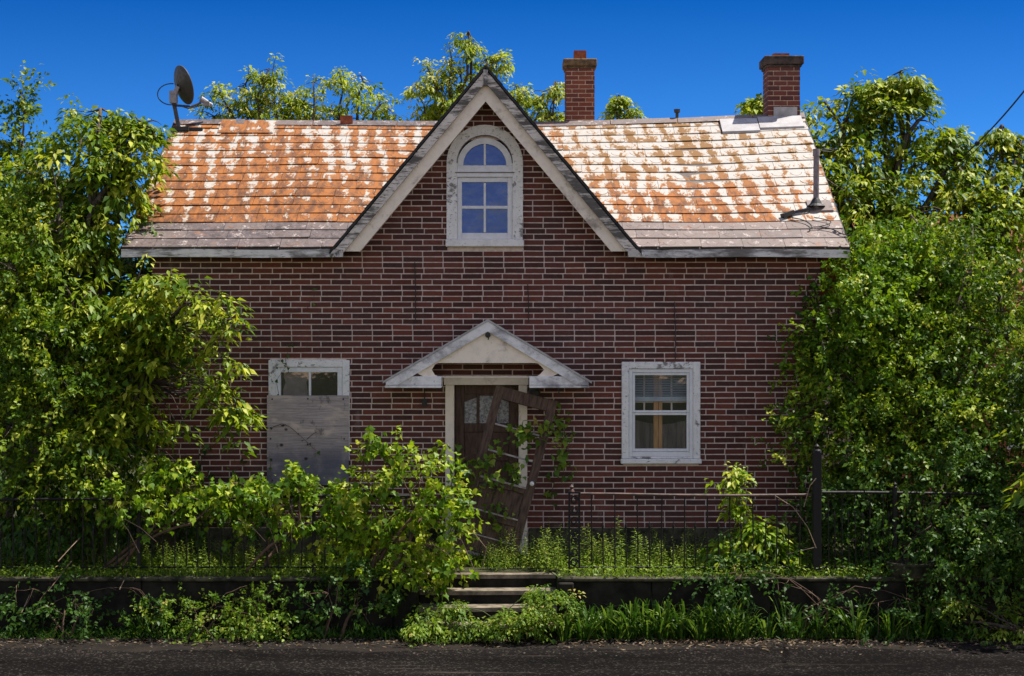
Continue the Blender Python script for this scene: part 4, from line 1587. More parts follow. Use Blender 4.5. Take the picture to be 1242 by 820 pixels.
gr_m = MB()                                 # loose stones on the shoulder
for i in range(1500):
    x = rng.uniform(-7.2, 7.2)
    y = -2.35 - abs(rng.gauss(0, .38))
    s = rng.uniform(.004, .016) * (1.6 if rng.random() < .04 else 1)
    z = RZ + .006
    v = [(x + s * rng.uniform(.6, 1.2), y, z + s * .3), (x, y + s * rng.uniform(.6, 1.2), z + s * .2), (x - s, y, z + s * .3), (x, y - s, z + s * .1), (x + s * .2, y, z + s * rng.uniform(.6, 1)), (x, y, z - s * .2)]
    gr_m.raw(v, [(0, 1, 4), (1, 2, 4), (2, 3, 4), (3, 0, 4)])
tag(gr_m.build('gravel', M['stone']), 'loose gravel along the broken edge of the road', 'gravel', kind='stuff')
ll = Leaves()
n = 1500
x = RNG.uniform(-7, 7, n)
x[:600] = RNG.normal(2.2, 1.3, 600)
y = -2.45 - np.abs(RNG.normal(0, .25, n))
P = np.stack([x, y, np.full(n, RZ + .014)], 1)
d = RNG.normal(0, 1, (n, 3)) * np.array([1, 1, .15])
ll.add(LANCE, P, d, UP + RNG.normal(0, .35, (n, 3)), RNG.uniform(.03, .07, n), RNG.uniform(.012, .03, n), RNG.uniform(0, 1, n), .3, -.1)
tag(ll.build('leaf_litter', M['dead_leaf']), 'dry brown leaf litter scattered along the road edge', 'leaf litter', kind='stuff')

for (a, b, lab) in ((-9.0, SX0 - .004, 'low dark retaining wall left of the steps, half hidden by weeds'), (SX1 + .004, 9.5, 'low dark retaining wall right of the steps, under the iron fence')):
    w_ = thing('retaining_wall', ((a + b) / 2, -1.99, RZ), lab, 'retaining wall')
    mb = MB()
    x = a
    while x < b - .01:
        l = min(rng.uniform(1.0, 1.6), b - x)
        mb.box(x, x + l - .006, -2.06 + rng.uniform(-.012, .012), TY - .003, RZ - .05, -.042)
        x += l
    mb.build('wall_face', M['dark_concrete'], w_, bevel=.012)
    mb = MB()
    x = a
    while x < b - .01:
        l = min(rng.uniform(1.3, 2.0), b - x)
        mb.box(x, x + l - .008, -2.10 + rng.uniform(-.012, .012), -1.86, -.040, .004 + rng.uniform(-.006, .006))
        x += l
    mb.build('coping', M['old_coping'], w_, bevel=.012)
    if a > 0:
        mb = MB()
        mb.box(a - .0, a + .17, -2.16, -2.062, RZ - .03, -.045)
        mb.build('end_pier', M['dark_concrete'], w_, bevel=.015)
st = thing('concrete_steps', ((SX0 + SX1) / 2, -1.8, RZ), 'worn concrete steps rising from the road to the yard', 'steps')
for i, (z, y0, y1) in enumerate(((-.028, -1.62, -1.2), (-.172, -1.89, -1.45), (-.315, -2.17, -1.6), (-.46, -2.44, -1.8))):
    mb = MB()
    K = 7
    xs_ = np.linspace(SX0 + .01, SX1 - .01, K)
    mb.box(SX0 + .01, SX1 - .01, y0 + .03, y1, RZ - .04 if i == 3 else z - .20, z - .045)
    mb.build('riser', M['dark_concrete'], st)  # riser shade is put into the near-black concrete; treads are lighter
    mb = MB()
    for j in range(K - 1):
        e0, e1 = y0 + .012 * math.sin(xs_[j] * 5 + i), y0 + .012 * math.sin(xs_[j + 1] * 5 + i)
        a, b = xs_[j], xs_[j + 1]
        mb.raw([(a, e0, z - .044), (b, e1, z - .044), (b, y1, z - .044), (a, y1, z - .044), (a, e0 + .004, z), (b, e1 + .004, z), (b, y1, z), (a, y1, z)],
               [(0, 3, 2, 1), (4, 5, 6, 7), (0, 1, 5, 4), (2, 3, 7, 6)] + ([(3, 0, 4, 7)] if j == 0 else []) + ([(1, 2, 6, 5)] if j == K - 2 else []))
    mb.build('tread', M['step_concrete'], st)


# ------------------------------------------------------------------ iron fences on the wall
def fence(name, label, x0, x1, y, zt0, zt1, pitch, posts, spear, rail_mat):
    root = thing(name, (x0, y, 0.004), label, 'iron fence', 'iron fences on the retaining wall')
    zt = lambda x: zt0 + (zt1 - zt0) * (x - x0) / (x1 - x0) + .008 * math.sin(x * 2.1)
    mb = MB()
    n = max(2, int((x1 - x0) / .3))
    xs = np.linspace(x0, x1, n)
    mb.tube([(x, y, zt(x)) for x in xs], .016, 6)
    mb.build('top_rail', rail_mat, root)
    mb = MB()
    mb.tube([(x, y, .075) for x in xs], .011, 6)
    mb.build('bottom_rail', M['iron'], root)
    mb = MB()
    x, i = x0 + pitch, 0
    rg = random.Random(4)
    while x < x1 - .03:
        dx = rg.uniform(-.012, .012)
        full = (i % 2 == 0)
        top = zt(x) if full else spear
        mb.tube([(x, y, .02), (x + dx, y, top - .002)], .0078, 5, cap=False)
        if not full:
            mb.tube([(x + dx, y, top - .003), (x + dx, y, top + .03), (x + dx, y, top + .085)], [.010, .016, .001], 5)
        x += pitch
        i += 1
    mb.build('baluster_panel', M['iron'], root)
    for (px_, h) in posts:
        mb = MB()
        mb.box(px_ - .02, px_ + .02, y - .02, y + .02, -.02, h)
        mb.lathe([(.028, 0), (.028, .015), (.012, .03), (.024, .05), (.001, .075)], 10, (px_, y, h))
        mb.build('post', M['iron'], root)
    return root


fl_ = fence('iron_fence', 'long black iron fence half swallowed by vines left of the steps', -7.2, -1.12, -1.78, .80, .87, .128, [(-4.14, .84), (-2.2, .86), (-5.9, .83)], .42, M['iron'])
fr_ = fence('iron_fence', 'black iron fence with rust brown top rail between ornate post and tall post', .76, 3.32, -1.78, .885, .875, .128, [], .50, M['rusty_rail'])
ff_ = fence('iron_fence', 'short iron fence with close bars right of the tall post', 3.44, 5.2, -1.78, .90, .90, .075, [(4.25, .95)], .62, M['iron'])
sfc = MB()                                   # return fence running back at the right end
root = thing('iron_fence', (4.6, -1.5, 0), 'dark side fence running back through the bushes on the right', 'iron fence', 'iron fences on the retaining wall')
for i in range(36):
    yy = -1.72 + i * .10
    sfc.tube([(4.3, yy, 0), (4.3, yy, .9)], .008, 5, cap=False)
sfc.tube([(4.3, -1.75, .9), (4.3, 1.9, .9)], .014, 6)
sfc.tube([(4.3, -1.75, .08), (4.3, 1.9, .08)], .010, 6)
sfc.build('baluster_panel', M['iron'], root)

# ornate gate post of scrolled iron
gp = thing('gate_post', (.69, -1.80, 0), 'short ornate black iron gate post with twisted scrolls by the steps', 'gate post')
mb = MB()
for dx in (-.055, .055):
    mb.box(.69 + dx - .011, .69 + dx + .011, -1.811, -1.789, -.02, .90)
mb.box(.62, .76, -1.815, -1.785, .895, .915)
mb.box(.62, .76, -1.814, -1.786, .06, .078)
mb.build('post_frame', M['iron'], gp)
mb = MB()
for k in range(7):
    zc_ = .13 + k * .115
    pts = []
    for t in np.linspace(0, 1, 15):
        an = 2 * PI * t * 1.25 + (PI if k % 2 else 0)
        r_ = .042 * (1 - .55 * t)
        pts.append((.69 + r_ * math.cos(an), -1.80 + .006 * math.sin(an), zc_ + r_ * 1.15 * math.sin(an)))
    mb.tube(pts, .010, 5)
mb.build('scroll', M['iron'], gp)
mb = MB()
mb.lathe([(.035, 0), (.028, .02), (.012, .03), (.026, .055), (.001, .085)], 12, (.66, -1.80, .915))
mb.build('finial', M['rusty_rail'], gp)
tp = MB()
tp.box(3.335, 3.425, -1.85, -1.76, -.6, 1.36)
tp.lathe([(.055, 0), (.05, .02), (.02, .03), (.032, .06), (.001, .09)], 12, (3.38, -1.805, 1.36))
tag(tp.build('fence_post', M['iron'], bevel=.004), 'tall square black post standing in front of the bushes at right', 'post')

# a half buried tub under the right bushes
tub = MB()
tub.lathe([(.001, .0), (.19, .0), (.25, .13), (.262, .135), (.265, .16), (.245, .16), (.22, .13), (.19, .03), (.001, .03)], 24, (4.37, -2.0, .006))
tag(tub.build('stone_planter', M['old_coping'], smooth=False), 'dark round planter bowl on the wall top beneath the right bushes', 'planter')

# ------------------------------------------------------------------ neighbour's house glimpsed through the bushes
nb = thing('neighbour_house', (9.2, 6.5, 0), 'orange brick neighbour house with rust red roof glimpsed behind the bushes', 'house')
mb = MB()
ax0, ax1, ay0, ay1 = 5.3, 13.0, 4.2, 9.0
z, row = 0.0, 0
while z < 3.1:
    x = ax0 - (.12 if row % 2 else 0)
    while x < ax1:
        a, b = max(x, ax0), min(x + .23, ax1)
        if b - a > .03:
            mb.box(a, b, ay0 - .012, ay0 + .004, z, z + .062, None, 0)
        x += .243
    z += .075
    row += 1
mb.box(ax0, ax1, ay0, ay1, 0, 3.1, .5, 1)
mb.build('wall', [M['orange_brick'], M['old_mortar']], nb)
mb = MB()
for s, (ya, yb) in enumerate(((ay0 - .4, (ay0 + ay1) / 2), (ay1 + .4, (ay0 + ay1) / 2))):
    for i in range(14):
        a, b = ax0 - .3 + i * .6, ax0 - .3 + (i + 1) * .6
        mb.face([(a, ya, 3.05), (b, ya, 3.05), (b, yb, 4.6), (a, yb, 4.6)])
mb.build('roof', M['rust_roof'], nb)
mb = MB()
mb.box(7.2, 8.2, ay0 - .03, ay0 - .013, 1.0, 2.3)
mb.build('window', M['sash'], nb)

# ================================================================== sky cable
cbm = MB()
A, B = at(1150, 205, 5.0), at(1300, 35, -3.0)
pts = [A.lerp(B, t) + Vector((0, 0, -.12 * math.sin(PI * t))) for t in np.linspace(0, 1, 14)]
cbm.tube(pts, .011, 5)
pts2 = [A.lerp(B, t) + Vector((.02, 0, -.07 - .10 * math.sin(PI * t))) for t in np.linspace(0, .36, 8)]
cbm.tube(pts2, .006, 4)
q = pts[4]
cbm.lathe([(.001, -.07), (.03, -.05), (.035, 0), (.03, .05), (.001, .07)], 10, q, axis=(pts[5] - pts[4]))
tag(cbm.build('utility_cable', M['rubber']), 'black utility cable slanting up out of the right trees into the sky', 'cable')

# ================================================================== trees and shrubs
Lb = lobe
# --- left
# big drooping maple in front of the left end of the house
y = 0.3
tree('boxelder_tree', 'tall leafy maple covering the left end of the house', 'tree', (-5.5, .6, -.02),
     [Lb(98, 185, .3, 54), Lb(145, 190, .2, 28, 38), Lb(50, 235, .4, 52), Lb(75, 262, -.3, 50), Lb(108, 250, -.2, 22, 38), Lb(65, 340, -.3, 62), Lb(90, 385, -.5, 50), Lb(40, 200, 1.0, 36),
      Lb(15, 290, .3, 55), Lb(150, 195, .2, 24), Lb(122, 140, .5, 24), Lb(175, 158, .4, 20)],
     'elder', 'leaf_elder', 34, 1.12, .50, .13, .45, shell=.55, lump=.34)
# a lower maple whose sprays hang in front of the bricks
ex = [at(*q) for q in ((213, 345, -1.00), (232, 352, -1.10), (225, 370, -1.10), (205, 372, -1.00), (243, 368, -1.10), (276, 362, -1.30), (288, 378, -1.30), (266, 385, -1.30), (280, 398, -1.30), (255, 372, -1.20),
                       (236, 410, -1.10), (210, 408, -1.10), (283, 436, -1.40), (290, 444, -1.40), (252, 456, -1.20), (262, 466, -1.20), (240, 448, -1.20), (278, 472, -1.40), (286, 490, -1.40), (300, 500, -1.40), (270, 494, -1.40), (308, 506, -1.40), (282, 515, -1.40),
                       (226, 520, -1.10), (247, 485, -1.30), (228, 436, -1.10), (200, 440, -1.10), (215, 455, -1.10), (255, 420, -1.20), (246, 396, -1.20), (192, 352, -0.90), (180, 335, -0.90), (204, 330, -0.95))]
tree('boxelder_tree', 'smaller maple with sprays hanging before the bricks left of the boarded window', 'tree', (-4.75, -.9, -.02),
     [Lb(183, 372, -.8, 22), Lb(148, 405, -.7, 32), Lb(180, 418, -.9, 18), Lb(112, 440, -.8, 42), Lb(140, 488, -1.0, 34, 28), Lb(112, 365, -.6, 34), Lb(105, 520, -1.1, 38, 30), Lb(165, 350, -.7, 16), Lb(200, 400, -.9, 12)],
     'elder', 'leaf_elder', 24, 1.12, .62, .07, .5, shell=.55, lump=.4, extra=ex, twig_every=4)
tree('elm_bush', 'fine leaved bushy tree at the far left edge', 'bush', (-6.2, -.9, -.02),
     [Lb(20, 350, -.9, 50, 60), Lb(55, 420, -1.0, 52), Lb(10, 440, -1.0, 50, 60), Lb(70, 490, -1.2, 46), Lb(20, 530, -1.2, 55), Lb(95, 545, -1.2, 40), Lb(40, 290, -.5, 36, 42)],
     'small', 'leaf_small', 80, 1.3, .5, .06, .4, stems=3, twig_every=9, lump=.4)
tree('slender_tree', 'thin open tree with feathery top against the sky at far left', 'tree', (-7.6, 4.0, -.02),
     [Lb(18, 165, 4, 20, 44), Lb(34, 205, 4, 26), Lb(8, 240, 4, 34, 30), Lb(52, 240, 4, 20), Lb(25, 115, 4, 10, 16), Lb(-20, 200, 4, 40), Lb(2, 310, 4, 50, 40)],
     'small', 'leaf_small', 50, 1.7, .5, .07, .6, twig_every=3, lump=.5, shell=.2)
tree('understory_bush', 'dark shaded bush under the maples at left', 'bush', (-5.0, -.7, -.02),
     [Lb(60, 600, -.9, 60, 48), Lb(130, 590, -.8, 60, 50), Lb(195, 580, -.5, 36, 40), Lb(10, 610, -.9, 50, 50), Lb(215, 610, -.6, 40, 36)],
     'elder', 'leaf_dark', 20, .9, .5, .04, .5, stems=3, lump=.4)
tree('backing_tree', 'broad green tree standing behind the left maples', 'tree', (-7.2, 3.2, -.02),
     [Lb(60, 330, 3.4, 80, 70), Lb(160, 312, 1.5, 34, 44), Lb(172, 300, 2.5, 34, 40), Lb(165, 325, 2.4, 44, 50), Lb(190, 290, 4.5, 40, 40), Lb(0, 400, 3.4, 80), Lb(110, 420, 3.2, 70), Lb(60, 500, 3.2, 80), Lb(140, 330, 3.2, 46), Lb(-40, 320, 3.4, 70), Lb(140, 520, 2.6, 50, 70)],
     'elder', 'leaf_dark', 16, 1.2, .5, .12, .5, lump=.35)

# --- behind the house
bk = 'trees behind the roof'
YB = 9.0
tree('back_tree', 'rounded yellow green tree rising behind the roof right of the dish', 'tree', (-5.6, YB, -.02),
     [Lb(268, 125, YB, 22, 26), Lb(298, 112, YB, 26, 28), Lb(330, 105, YB, 24, 28), Lb(318, 140, YB, 34, 26), Lb(350, 135, YB, 22), Lb(262, 150, YB, 22), Lb(300, 180, YB, 60, 40), Lb(325, 88, YB, 14, 12)],
     'elder', 'leaf_back', 32, .88, 0.63, .10, .6, bk, lump=.6, shell=.25, twig_every=3)
tree('back_tree', 'loose yellow green tree behind the roof between dish and gable', 'tree', (-2.7, YB + .6, -.02),
     [Lb(380, 108, YB, 22, 24), Lb(412, 92, YB, 20, 18), Lb(438, 100, YB, 22, 24), Lb(462, 122, YB, 16, 18), Lb(400, 140, YB, 34, 18), Lb(445, 142, YB, 30, 16), Lb(420, 175, YB, 50, 30), Lb(368, 130, YB, 14)],
     'elder', 'leaf_back', 24, .88, 0.63, .09, .6, bk, lump=.65, shell=.2, twig_every=3)
tree('back_tree', 'tallest tree behind the house, left of the gable peak', 'tree', (-.9, YB + .3, -.02),
     [Lb(520, 95, YB, 22, 26), Lb(535, 118, YB, 32, 26), Lb(548, 80, YB, 18, 22), Lb(570, 60, YB, 18, 20), Lb(568, 42, YB, 11, 12), Lb(592, 78, YB, 20, 16), Lb(515, 140, YB, 26, 16), Lb(560, 105, YB, 28, 22), Lb(606, 70, YB, 9, 8), Lb(560, 160, YB, 60, 30)],
     'elder', 'leaf_back', 32, .88, 0.66, .11, .7, bk, lump=.65, shell=.22, twig_every=3)
tree('back_tree', 'sparse tree between the gable peak and the reddish chimney', 'tree', (.45, YB + .9, -.02),
     [Lb(626, 108, YB, 16, 16), Lb(642, 122, YB, 18, 12), Lb(660, 118, YB, 10, 20), Lb(672, 105, YB, 10, 16), Lb(668, 135, YB, 18, 14), Lb(690, 140, YB, 14, 12), Lb(650, 160, YB, 40, 24)],
     'elder', 'leaf_back', 17, .88, 0.66, .07, .7, bk, lump=.6, shell=.2, twig_every=2)
tree('back_tree', 'small bare topped sapling peeping over the roof right of the reddish chimney', 'tree', (1.9, YB + .4, -.02),
     [Lb(741, 136, YB, 10, 10), Lb(762, 138, YB, 12, 8), Lb(750, 120, YB, 6, 10), Lb(752, 165, YB, 30, 20)],
     'elder', 'leaf_back', 16, .88, 0.66, .06, .7, bk, lump=.6, shell=.2, twig_every=2)

# --- right
tree('boxelder_tree', 'tall maple behind the sooty chimney with a high open top', 'tree', (7.2, 4.6, -.02),
     [Lb(1000, 135, 4, 24, 34), Lb(1035, 125, 4, 26, 28), Lb(918, 125, 4.5, 12, 14), Lb(1065, 110, 4, 22, 20), Lb(1092, 92, 4, 16, 16), Lb(1110, 112, 4, 14, 14), Lb(1020, 185, 3.6, 44), Lb(1075, 165, 4, 36),
      Lb(1120, 150, 4, 26, 22), Lb(1050, 240, 3.4, 50), Lb(1110, 215, 3.6, 50), Lb(1150, 165, 4, 20, 18), Lb(1000, 230, 3, 28, 40), Lb(945, 140, 4.5, 16, 20)],
     'elder', 'leaf_elder', 26, 1.1, .55, .14, .55, lump=.42, shell=.45)
tree('boxelder_tree', 'wide maple at the right edge below the utility cable', 'tree', (9.2, 3.8, -.02),
     [Lb(1160, 205, 3.6, 36, 30), Lb(1205, 205, 3.8, 30, 30), Lb(1240, 175, 4, 16, 26), Lb(1190, 250, 3.2, 50), Lb(1240, 245, 3.4, 46), Lb(1140, 270, 3, 46), Lb(1215, 155, 4, 12, 10), Lb(1265, 200, 4, 40)],
     'elder', 'leaf_elder', 25, 1.1, .55, .13, .5, lump=.42, shell=.4)
tree('vine_shrub', 'bright yellow green shrub climbing the right corner of the house', 'shrub', (4.6, .3, -.02),
     [Lb(1058, 302, .2, 26, 22), Lb(1090, 290, .4, 24, 20), Lb(1025, 335, -.1, 36, 34), Lb(1075, 330, .2, 40), Lb(1015, 385, -.3, 32, 36), Lb(1065, 390, -.1, 44), Lb(1110, 330, .4, 40), Lb(1000, 420, -.3, 24, 26), Lb(1120, 390, .2, 44), Lb(1045, 430, -.3, 44, 34)],
     'small', 'leaf_vine', 84, 1.4, .42, .06, .5, stems=2, lump=.42, shell=.4, twig_every=9)
tree('elm_bush', 'broad fine leaved bush filling the right side of the yard', 'bush', (6.0, -.7, -.02),
     [Lb(1020, 470, -.5, 46, 40), Lb(1080, 460, -.4, 50), Lb(1140, 440, -.3, 50), Lb(1200, 420, -.3, 54), Lb(1000, 520, -.7, 36, 40), Lb(1055, 530, -.7, 48), Lb(1115, 520, -.8, 54), Lb(1180, 500, -.8, 56), Lb(1240, 480, -.6, 50),
      Lb(1215, 365, .2, 34, 34), Lb(1170, 350, .1, 40, 46), Lb(1135, 300, .8, 30, 40), Lb(1180, 285, .6, 28, 28), Lb(1105, 270, .9, 24, 26), Lb(1150, 320, .5, 30)],
     'small', 'leaf_small', 70, 1.3, .48, .07, .4, stems=4, lump=.42, shell=.45, twig_every=10)
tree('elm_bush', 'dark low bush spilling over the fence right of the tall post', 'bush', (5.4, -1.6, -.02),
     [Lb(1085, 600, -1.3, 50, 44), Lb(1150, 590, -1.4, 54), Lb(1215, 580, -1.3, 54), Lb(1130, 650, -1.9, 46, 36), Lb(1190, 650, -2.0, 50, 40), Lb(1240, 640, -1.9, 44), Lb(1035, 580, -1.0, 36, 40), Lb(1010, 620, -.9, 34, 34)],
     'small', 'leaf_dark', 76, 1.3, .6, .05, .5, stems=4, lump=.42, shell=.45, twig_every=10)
tree('roadside_bush', 'leafy bush at the road edge in the lower right corner', 'bush', (5.6, -2.35, RZ),
     [Lb(1205, 750, -2.4, 36, 28), Lb(1180, 770, -2.4, 26, 20), Lb(1235, 765, -2.4, 26, 26), Lb(1165, 735, -2.3, 22, 20)],
     'elder', 'leaf_weed', 45, .62, .5, .02, .5, stems=3, lump=.4)

tree('shade_tree', 'leafy bushy tree reaching in at the lower right edge of the view', 'tree', (8.0, -1.0, -.02),
     [Lb(1300, 440, -1.0, 50), Lb(1360, 370, -1.0, 60), Lb(1340, 480, -1.4, 60), Lb(1400, 430, -1.2, 70), Lb(1290, 520, -1.8, 40), Lb(1420, 350, -1, 60), Lb(1380, 500, -2.2, 60), Lb(1460, 420, -1.8, 70), Lb(1440, 500, -2.6, 70), Lb(1330, 540, -2.4, 50)],
     'elder', 'leaf_elder', 24, 1.1, .45, .15, .5, lump=.4, shell=.4)

# far treeline low behind everything
tl = Leaves()
tb = []
for i in range(46):
    x = -46 + i * 2.05 + random.uniform(-.6, .6)
    yy = 19 + random.uniform(-2, 5)
    tb.append((np.array([x, yy, 1.6]), np.array([1.9, 1.6, random.uniform(1.5, 2.2)])))
P, O = crown_points(tb, 11, .6, .35)
clusters(tl, P, O, 'elder', 2.2, .45)
tag(tl.build('far_woods', M['leaf_dark']), 'low dark woods far behind the house', 'woods', kind='stuff')

# --- vines and shrubs along the fence
V = 'vines along the left fence'
tree('grape_vine', 'grape vine sprawling along the fence under the left maples', 'vine', (-4.6, -1.7, 0),
     [Lb(150, 592, -1.7, 26, 10), Lb(200, 582, -1.7, 26, 11), Lb(240, 592, -1.75, 28, 13), Lb(185, 604, -1.7, 40, 8), Lb(280, 590, -1.75, 22, 9), Lb(115, 606, -1.6, 26, 9), Lb(215, 570, -1.7, 14, 7), Lb(262, 612, -1.75, 20, 12)],
     'vine', 'leaf_vine', 66, .8, .48, .02, .5, V, stems=3, lump=.6, shell=.3, twig_every=4, bark='twig')
tree('grape_vine', 'grape vine heaped over the fence below the plywood board', 'vine', (-2.9, -1.7, 0),
     [Lb(310, 597, -1.75, 24, 11), Lb(345, 588, -1.75, 22, 10), Lb(380, 594, -1.75, 26, 11), Lb(340, 612, -1.7, 40, 10), Lb(405, 612, -1.75, 24, 16), Lb(360, 578, -1.75, 12, 6), Lb(300, 628, -1.7, 16, 14), Lb(380, 640, -1.7, 24, 16)],
     'vine', 'leaf_vine', 58, .82, .52, .02, .5, V, stems=3, lump=.6, shell=.3, twig_every=4, bark='twig')
ex = [at(*q) for q in ((447, 532, -1.9), (455, 545, -1.9), (462, 552, -1.9), (440, 540, -1.9), (478, 552, -1.9), (490, 560, -1.9), (540, 560, -1.85), (552, 575, -1.8), (566, 600, -1.8), (575, 625, -1.8), (520, 548, -1.9), (560, 640, -1.85), (500, 551, -1.9), (470, 548, -1.9))]
tree('grape_vine', 'tall bright vine bush swallowing the fence left of the steps', 'vine', (-1.55, -1.85, 0),
     [Lb(440, 585, -1.85, 30, 24), Lb(475, 578, -1.9, 30, 24), Lb(510, 580, -1.9, 30, 26), Lb(455, 620, -1.9, 38, 30), Lb(505, 620, -1.95, 40, 32), Lb(540, 610, -1.9, 26, 30), Lb(470, 665, -1.95, 40, 30), Lb(520, 665, -2.0, 34, 28), Lb(425, 650, -1.85, 30, 30), Lb(490, 700, -2.1, 40, 22)],
     'vine', 'leaf_vine', 33, .85, .6, .025, .6, V, stems=4, lump=.5, shell=.35, twig_every=4, extra=ex, bark='twig')
tree('verge_shrub', 'low leafy shrub at the road edge below the left fence', 'shrub', (-3.4, -2.3, RZ),
     [Lb(235, 745, -2.3, 34, 20), Lb(280, 740, -2.3, 36, 26), Lb(320, 735, -2.25, 26, 26), Lb(195, 745, -2.3, 22, 16), Lb(300, 715, -2.2, 26, 14), Lb(330, 765, -2.4, 14, 8)],
     'small', 'leaf_weed', 75, 1.0, .4, .012, .5, None, stems=4, lump=.45, shell=.3, bark='twig')
tree('verge_shrub', 'dark tangled shrub hanging over the wall left of the steps', 'shrub', (-1.9, -2.25, RZ),
     [Lb(400, 715, -2.2, 34, 24), Lb(440, 735, -2.25, 34, 26), Lb(380, 745, -2.3, 26, 18), Lb(475, 740, -2.3, 26, 24), Lb(420, 690, -2.1, 24, 16)],
     'vine', 'leaf_dark', 36, .62, .5, .012, .5, None, stems=4, lump=.45, shell=.3, bark='twig')
tree('verge_shrub', 'leafy weed mound growing over the bottom of the steps', 'shrub', (-.45, -2.5, RZ),
     [Lb(520, 752, -2.5, 30, 14), Lb(565, 755, -2.5, 28, 14), Lb(600, 758, -2.55, 26, 10), Lb(648, 745, -2.55, 24, 18), Lb(660, 722, -2.45, 18, 18), Lb(682, 735, -2.4, 14, 24), Lb(625, 750, -2.6, 24, 12), Lb(545, 735, -2.45, 14, 12)],
     'elder', 'leaf_weed', 105, .52, .45, .01, .5, None, stems=4, lump=.4, shell=.3, bark='green_stem')


tree('hanging_growth', 'dark tangle hanging over the wall right of the strap leaves', 'vine', (3.2, -2.2, RZ),
     [Lb(930, 715, -2.2, 40, 22), Lb(985, 725, -2.2, 40, 24), Lb(1040, 725, -2.25, 40, 26), Lb(1090, 735, -2.3, 40, 26), Lb(900, 700, -2.1, 26, 12), Lb(1130, 745, -2.35, 34, 24), Lb(870, 705, -2.15, 26, 14)],
     'small', 'leaf_dark', 26, 1.2, .3, .012, .5, None, stems=5, lump=.5, shell=.2, twig_every=6, bark='twig')
tree('hanging_growth', 'dark trailing growth over the wall at the far left', 'vine', (-4.9, -2.2, RZ),
     [Lb(20, 725, -2.2, 40, 26), Lb(90, 735, -2.2, 36, 22), Lb(150, 720, -2.2, 30, 20), Lb(60, 705, -2.1, 40, 12)],
     'small', 'leaf_dark', 14, 1.2, .3, .012, .5, None, stems=5, lump=.5, shell=.2, twig_every=6, bark='twig')


# --- creepers
def creeper(name, label, chains, size, mat, tone, per=2, stem='twig', r=.006, jit=.0):
    root = thing(name, tuple(Vector(chains[0][0])), label, 'creeper')
    mb = MB()
    lv = Leaves()
    for ch in chains:
        ch = [Vector(c) for c in ch]
        mb.tube(ch, [r * (1 - .6 * i / max(1, len(ch) - 1)) for i in range(len(ch))], 4)
        P = []
        for a, b in zip(ch[:-1], ch[1:]):
            m = max(1, int((b - a).length / .055))
            for i in range(m):
                P.append(list(a.lerp(b, (i + random.random()) / m)))
        P = np.array(P) + RNG.normal(0, 1, (len(P), 3)) * jit
        O = np.tile(np.array([0, -1.0, .1]), (len(P), 1))
        clusters(lv, P, O, 'vine', size, tone, per)
    mb.build('stem', M[stem], root)
    lv.build('foliage', M[mat], root)
    return root


def loc(x, z, y=-.03):
    return SDM @ Vector((x, y, z))


creeper('door_creeper', 'grape creeper winding over the leaning storm door', [
    [loc(-.45, .05), loc(-.36, .45), loc(-.40, .75), loc(-.30, 1.02), loc(-.18, 1.12), loc(-.10, 1.32), loc(.02, 1.42), loc(.2, 1.55), loc(.33, 1.70)],
    [loc(-.30, .95), loc(-.05, .80), loc(.0, .62), loc(.05, .42), loc(.10, .22)],
    [loc(-.16, 1.50), loc(.05, 1.52), loc(.25, 1.62), loc(.40, 1.64), loc(.50, 1.55), loc(.55, 1.38), loc(.60, 1.22)],
    [loc(-.40, .72), loc(-.52, .80), loc(-.58, .95), loc(-.45, 1.1)],
    [loc(.05, 1.1), loc(.12, .95), loc(.06, 1.25)]], 1.0, 'leaf_weed', .42, 5, jit=.05)
cr2 = creeper('door_creeper', 'short creeper hanging on the bricks right of the leaning door', [
    [at(672, 500, -.05), at(684, 520, -.05), at(690, 545, -.04), at(680, 560, -.04), at(686, 580, -.04)],
    [at(672, 585, -.04), at(668, 605, -.04)]], .95, 'leaf_weed', .4, 5, jit=.04)
creeper('wall_creeper', 'thin creeper climbing the bricks above the boarded window', [
    [at(350, 452, -.09), at(346, 436, -.06), at(352, 420, -.03), at(360, 408, -.03)],
    [at(372, 376, -.03), at(376, 366, -.03), at(384, 355, -.03)],
    [at(338, 478, -.09), at(335, 462, -.07), at(348, 442, -.06)]], .55, 'leaf_dark', .5, 1, r=.004)
creeper('wall_creeper', 'thin dark creeper strands across the plywood board', [
    [at(331, 518, -.075), at(342, 514, -.075), at(352, 518, -.075), at(368, 532, -.075), at(380, 544, -.08), at(388, 549, -.08)],
    [at(372, 533, -.075), at(380, 526, -.075), at(388, 522, -.075)],
    [at(330, 590, -.08), at(328, 560, -.08), at(326, 548, -.075)]], .5, 'leaf_dark', .15, 1, r=.004)
creeper('wall_creeper', 'leafy creeper edging the bricks at the right corner of the house', [
    [at(992, 640, -.06), at(985, 560, -.05), at(975, 505, -.05), at(955, 500, -.05), at(935, 508, -.05)],
    [at(985, 540, -.05), at(980, 470, -.05), at(984, 420, -.05), at(980, 375, -.05), at(990, 345, -.05)],
    [at(975, 640, -.06), at(968, 590, -.06), at(966, 550, -.06), at(972, 530, -.06)],
    [at(992, 330, -.05), at(978, 375, -.05), at(985, 385, -.05)]], .95, 'leaf_dark', .45, 3, jit=.05)
creeper('wall_creeper', 'sparse creeper low on the bricks below the left maples', [
    [at(205, 600, -.05), at(195, 560, -.04), at(205, 520, -.04), at(215, 500, -.04)],
    [at(250, 610, -.05), at(235, 575, -.04), at(255, 540, -.04), at(270, 535, -.04)],
    [at(290, 600, -.05), at(285, 570, -.04), at(305, 560, -.04)]], .8, 'leaf_dark', .4, 2, jit=.04)


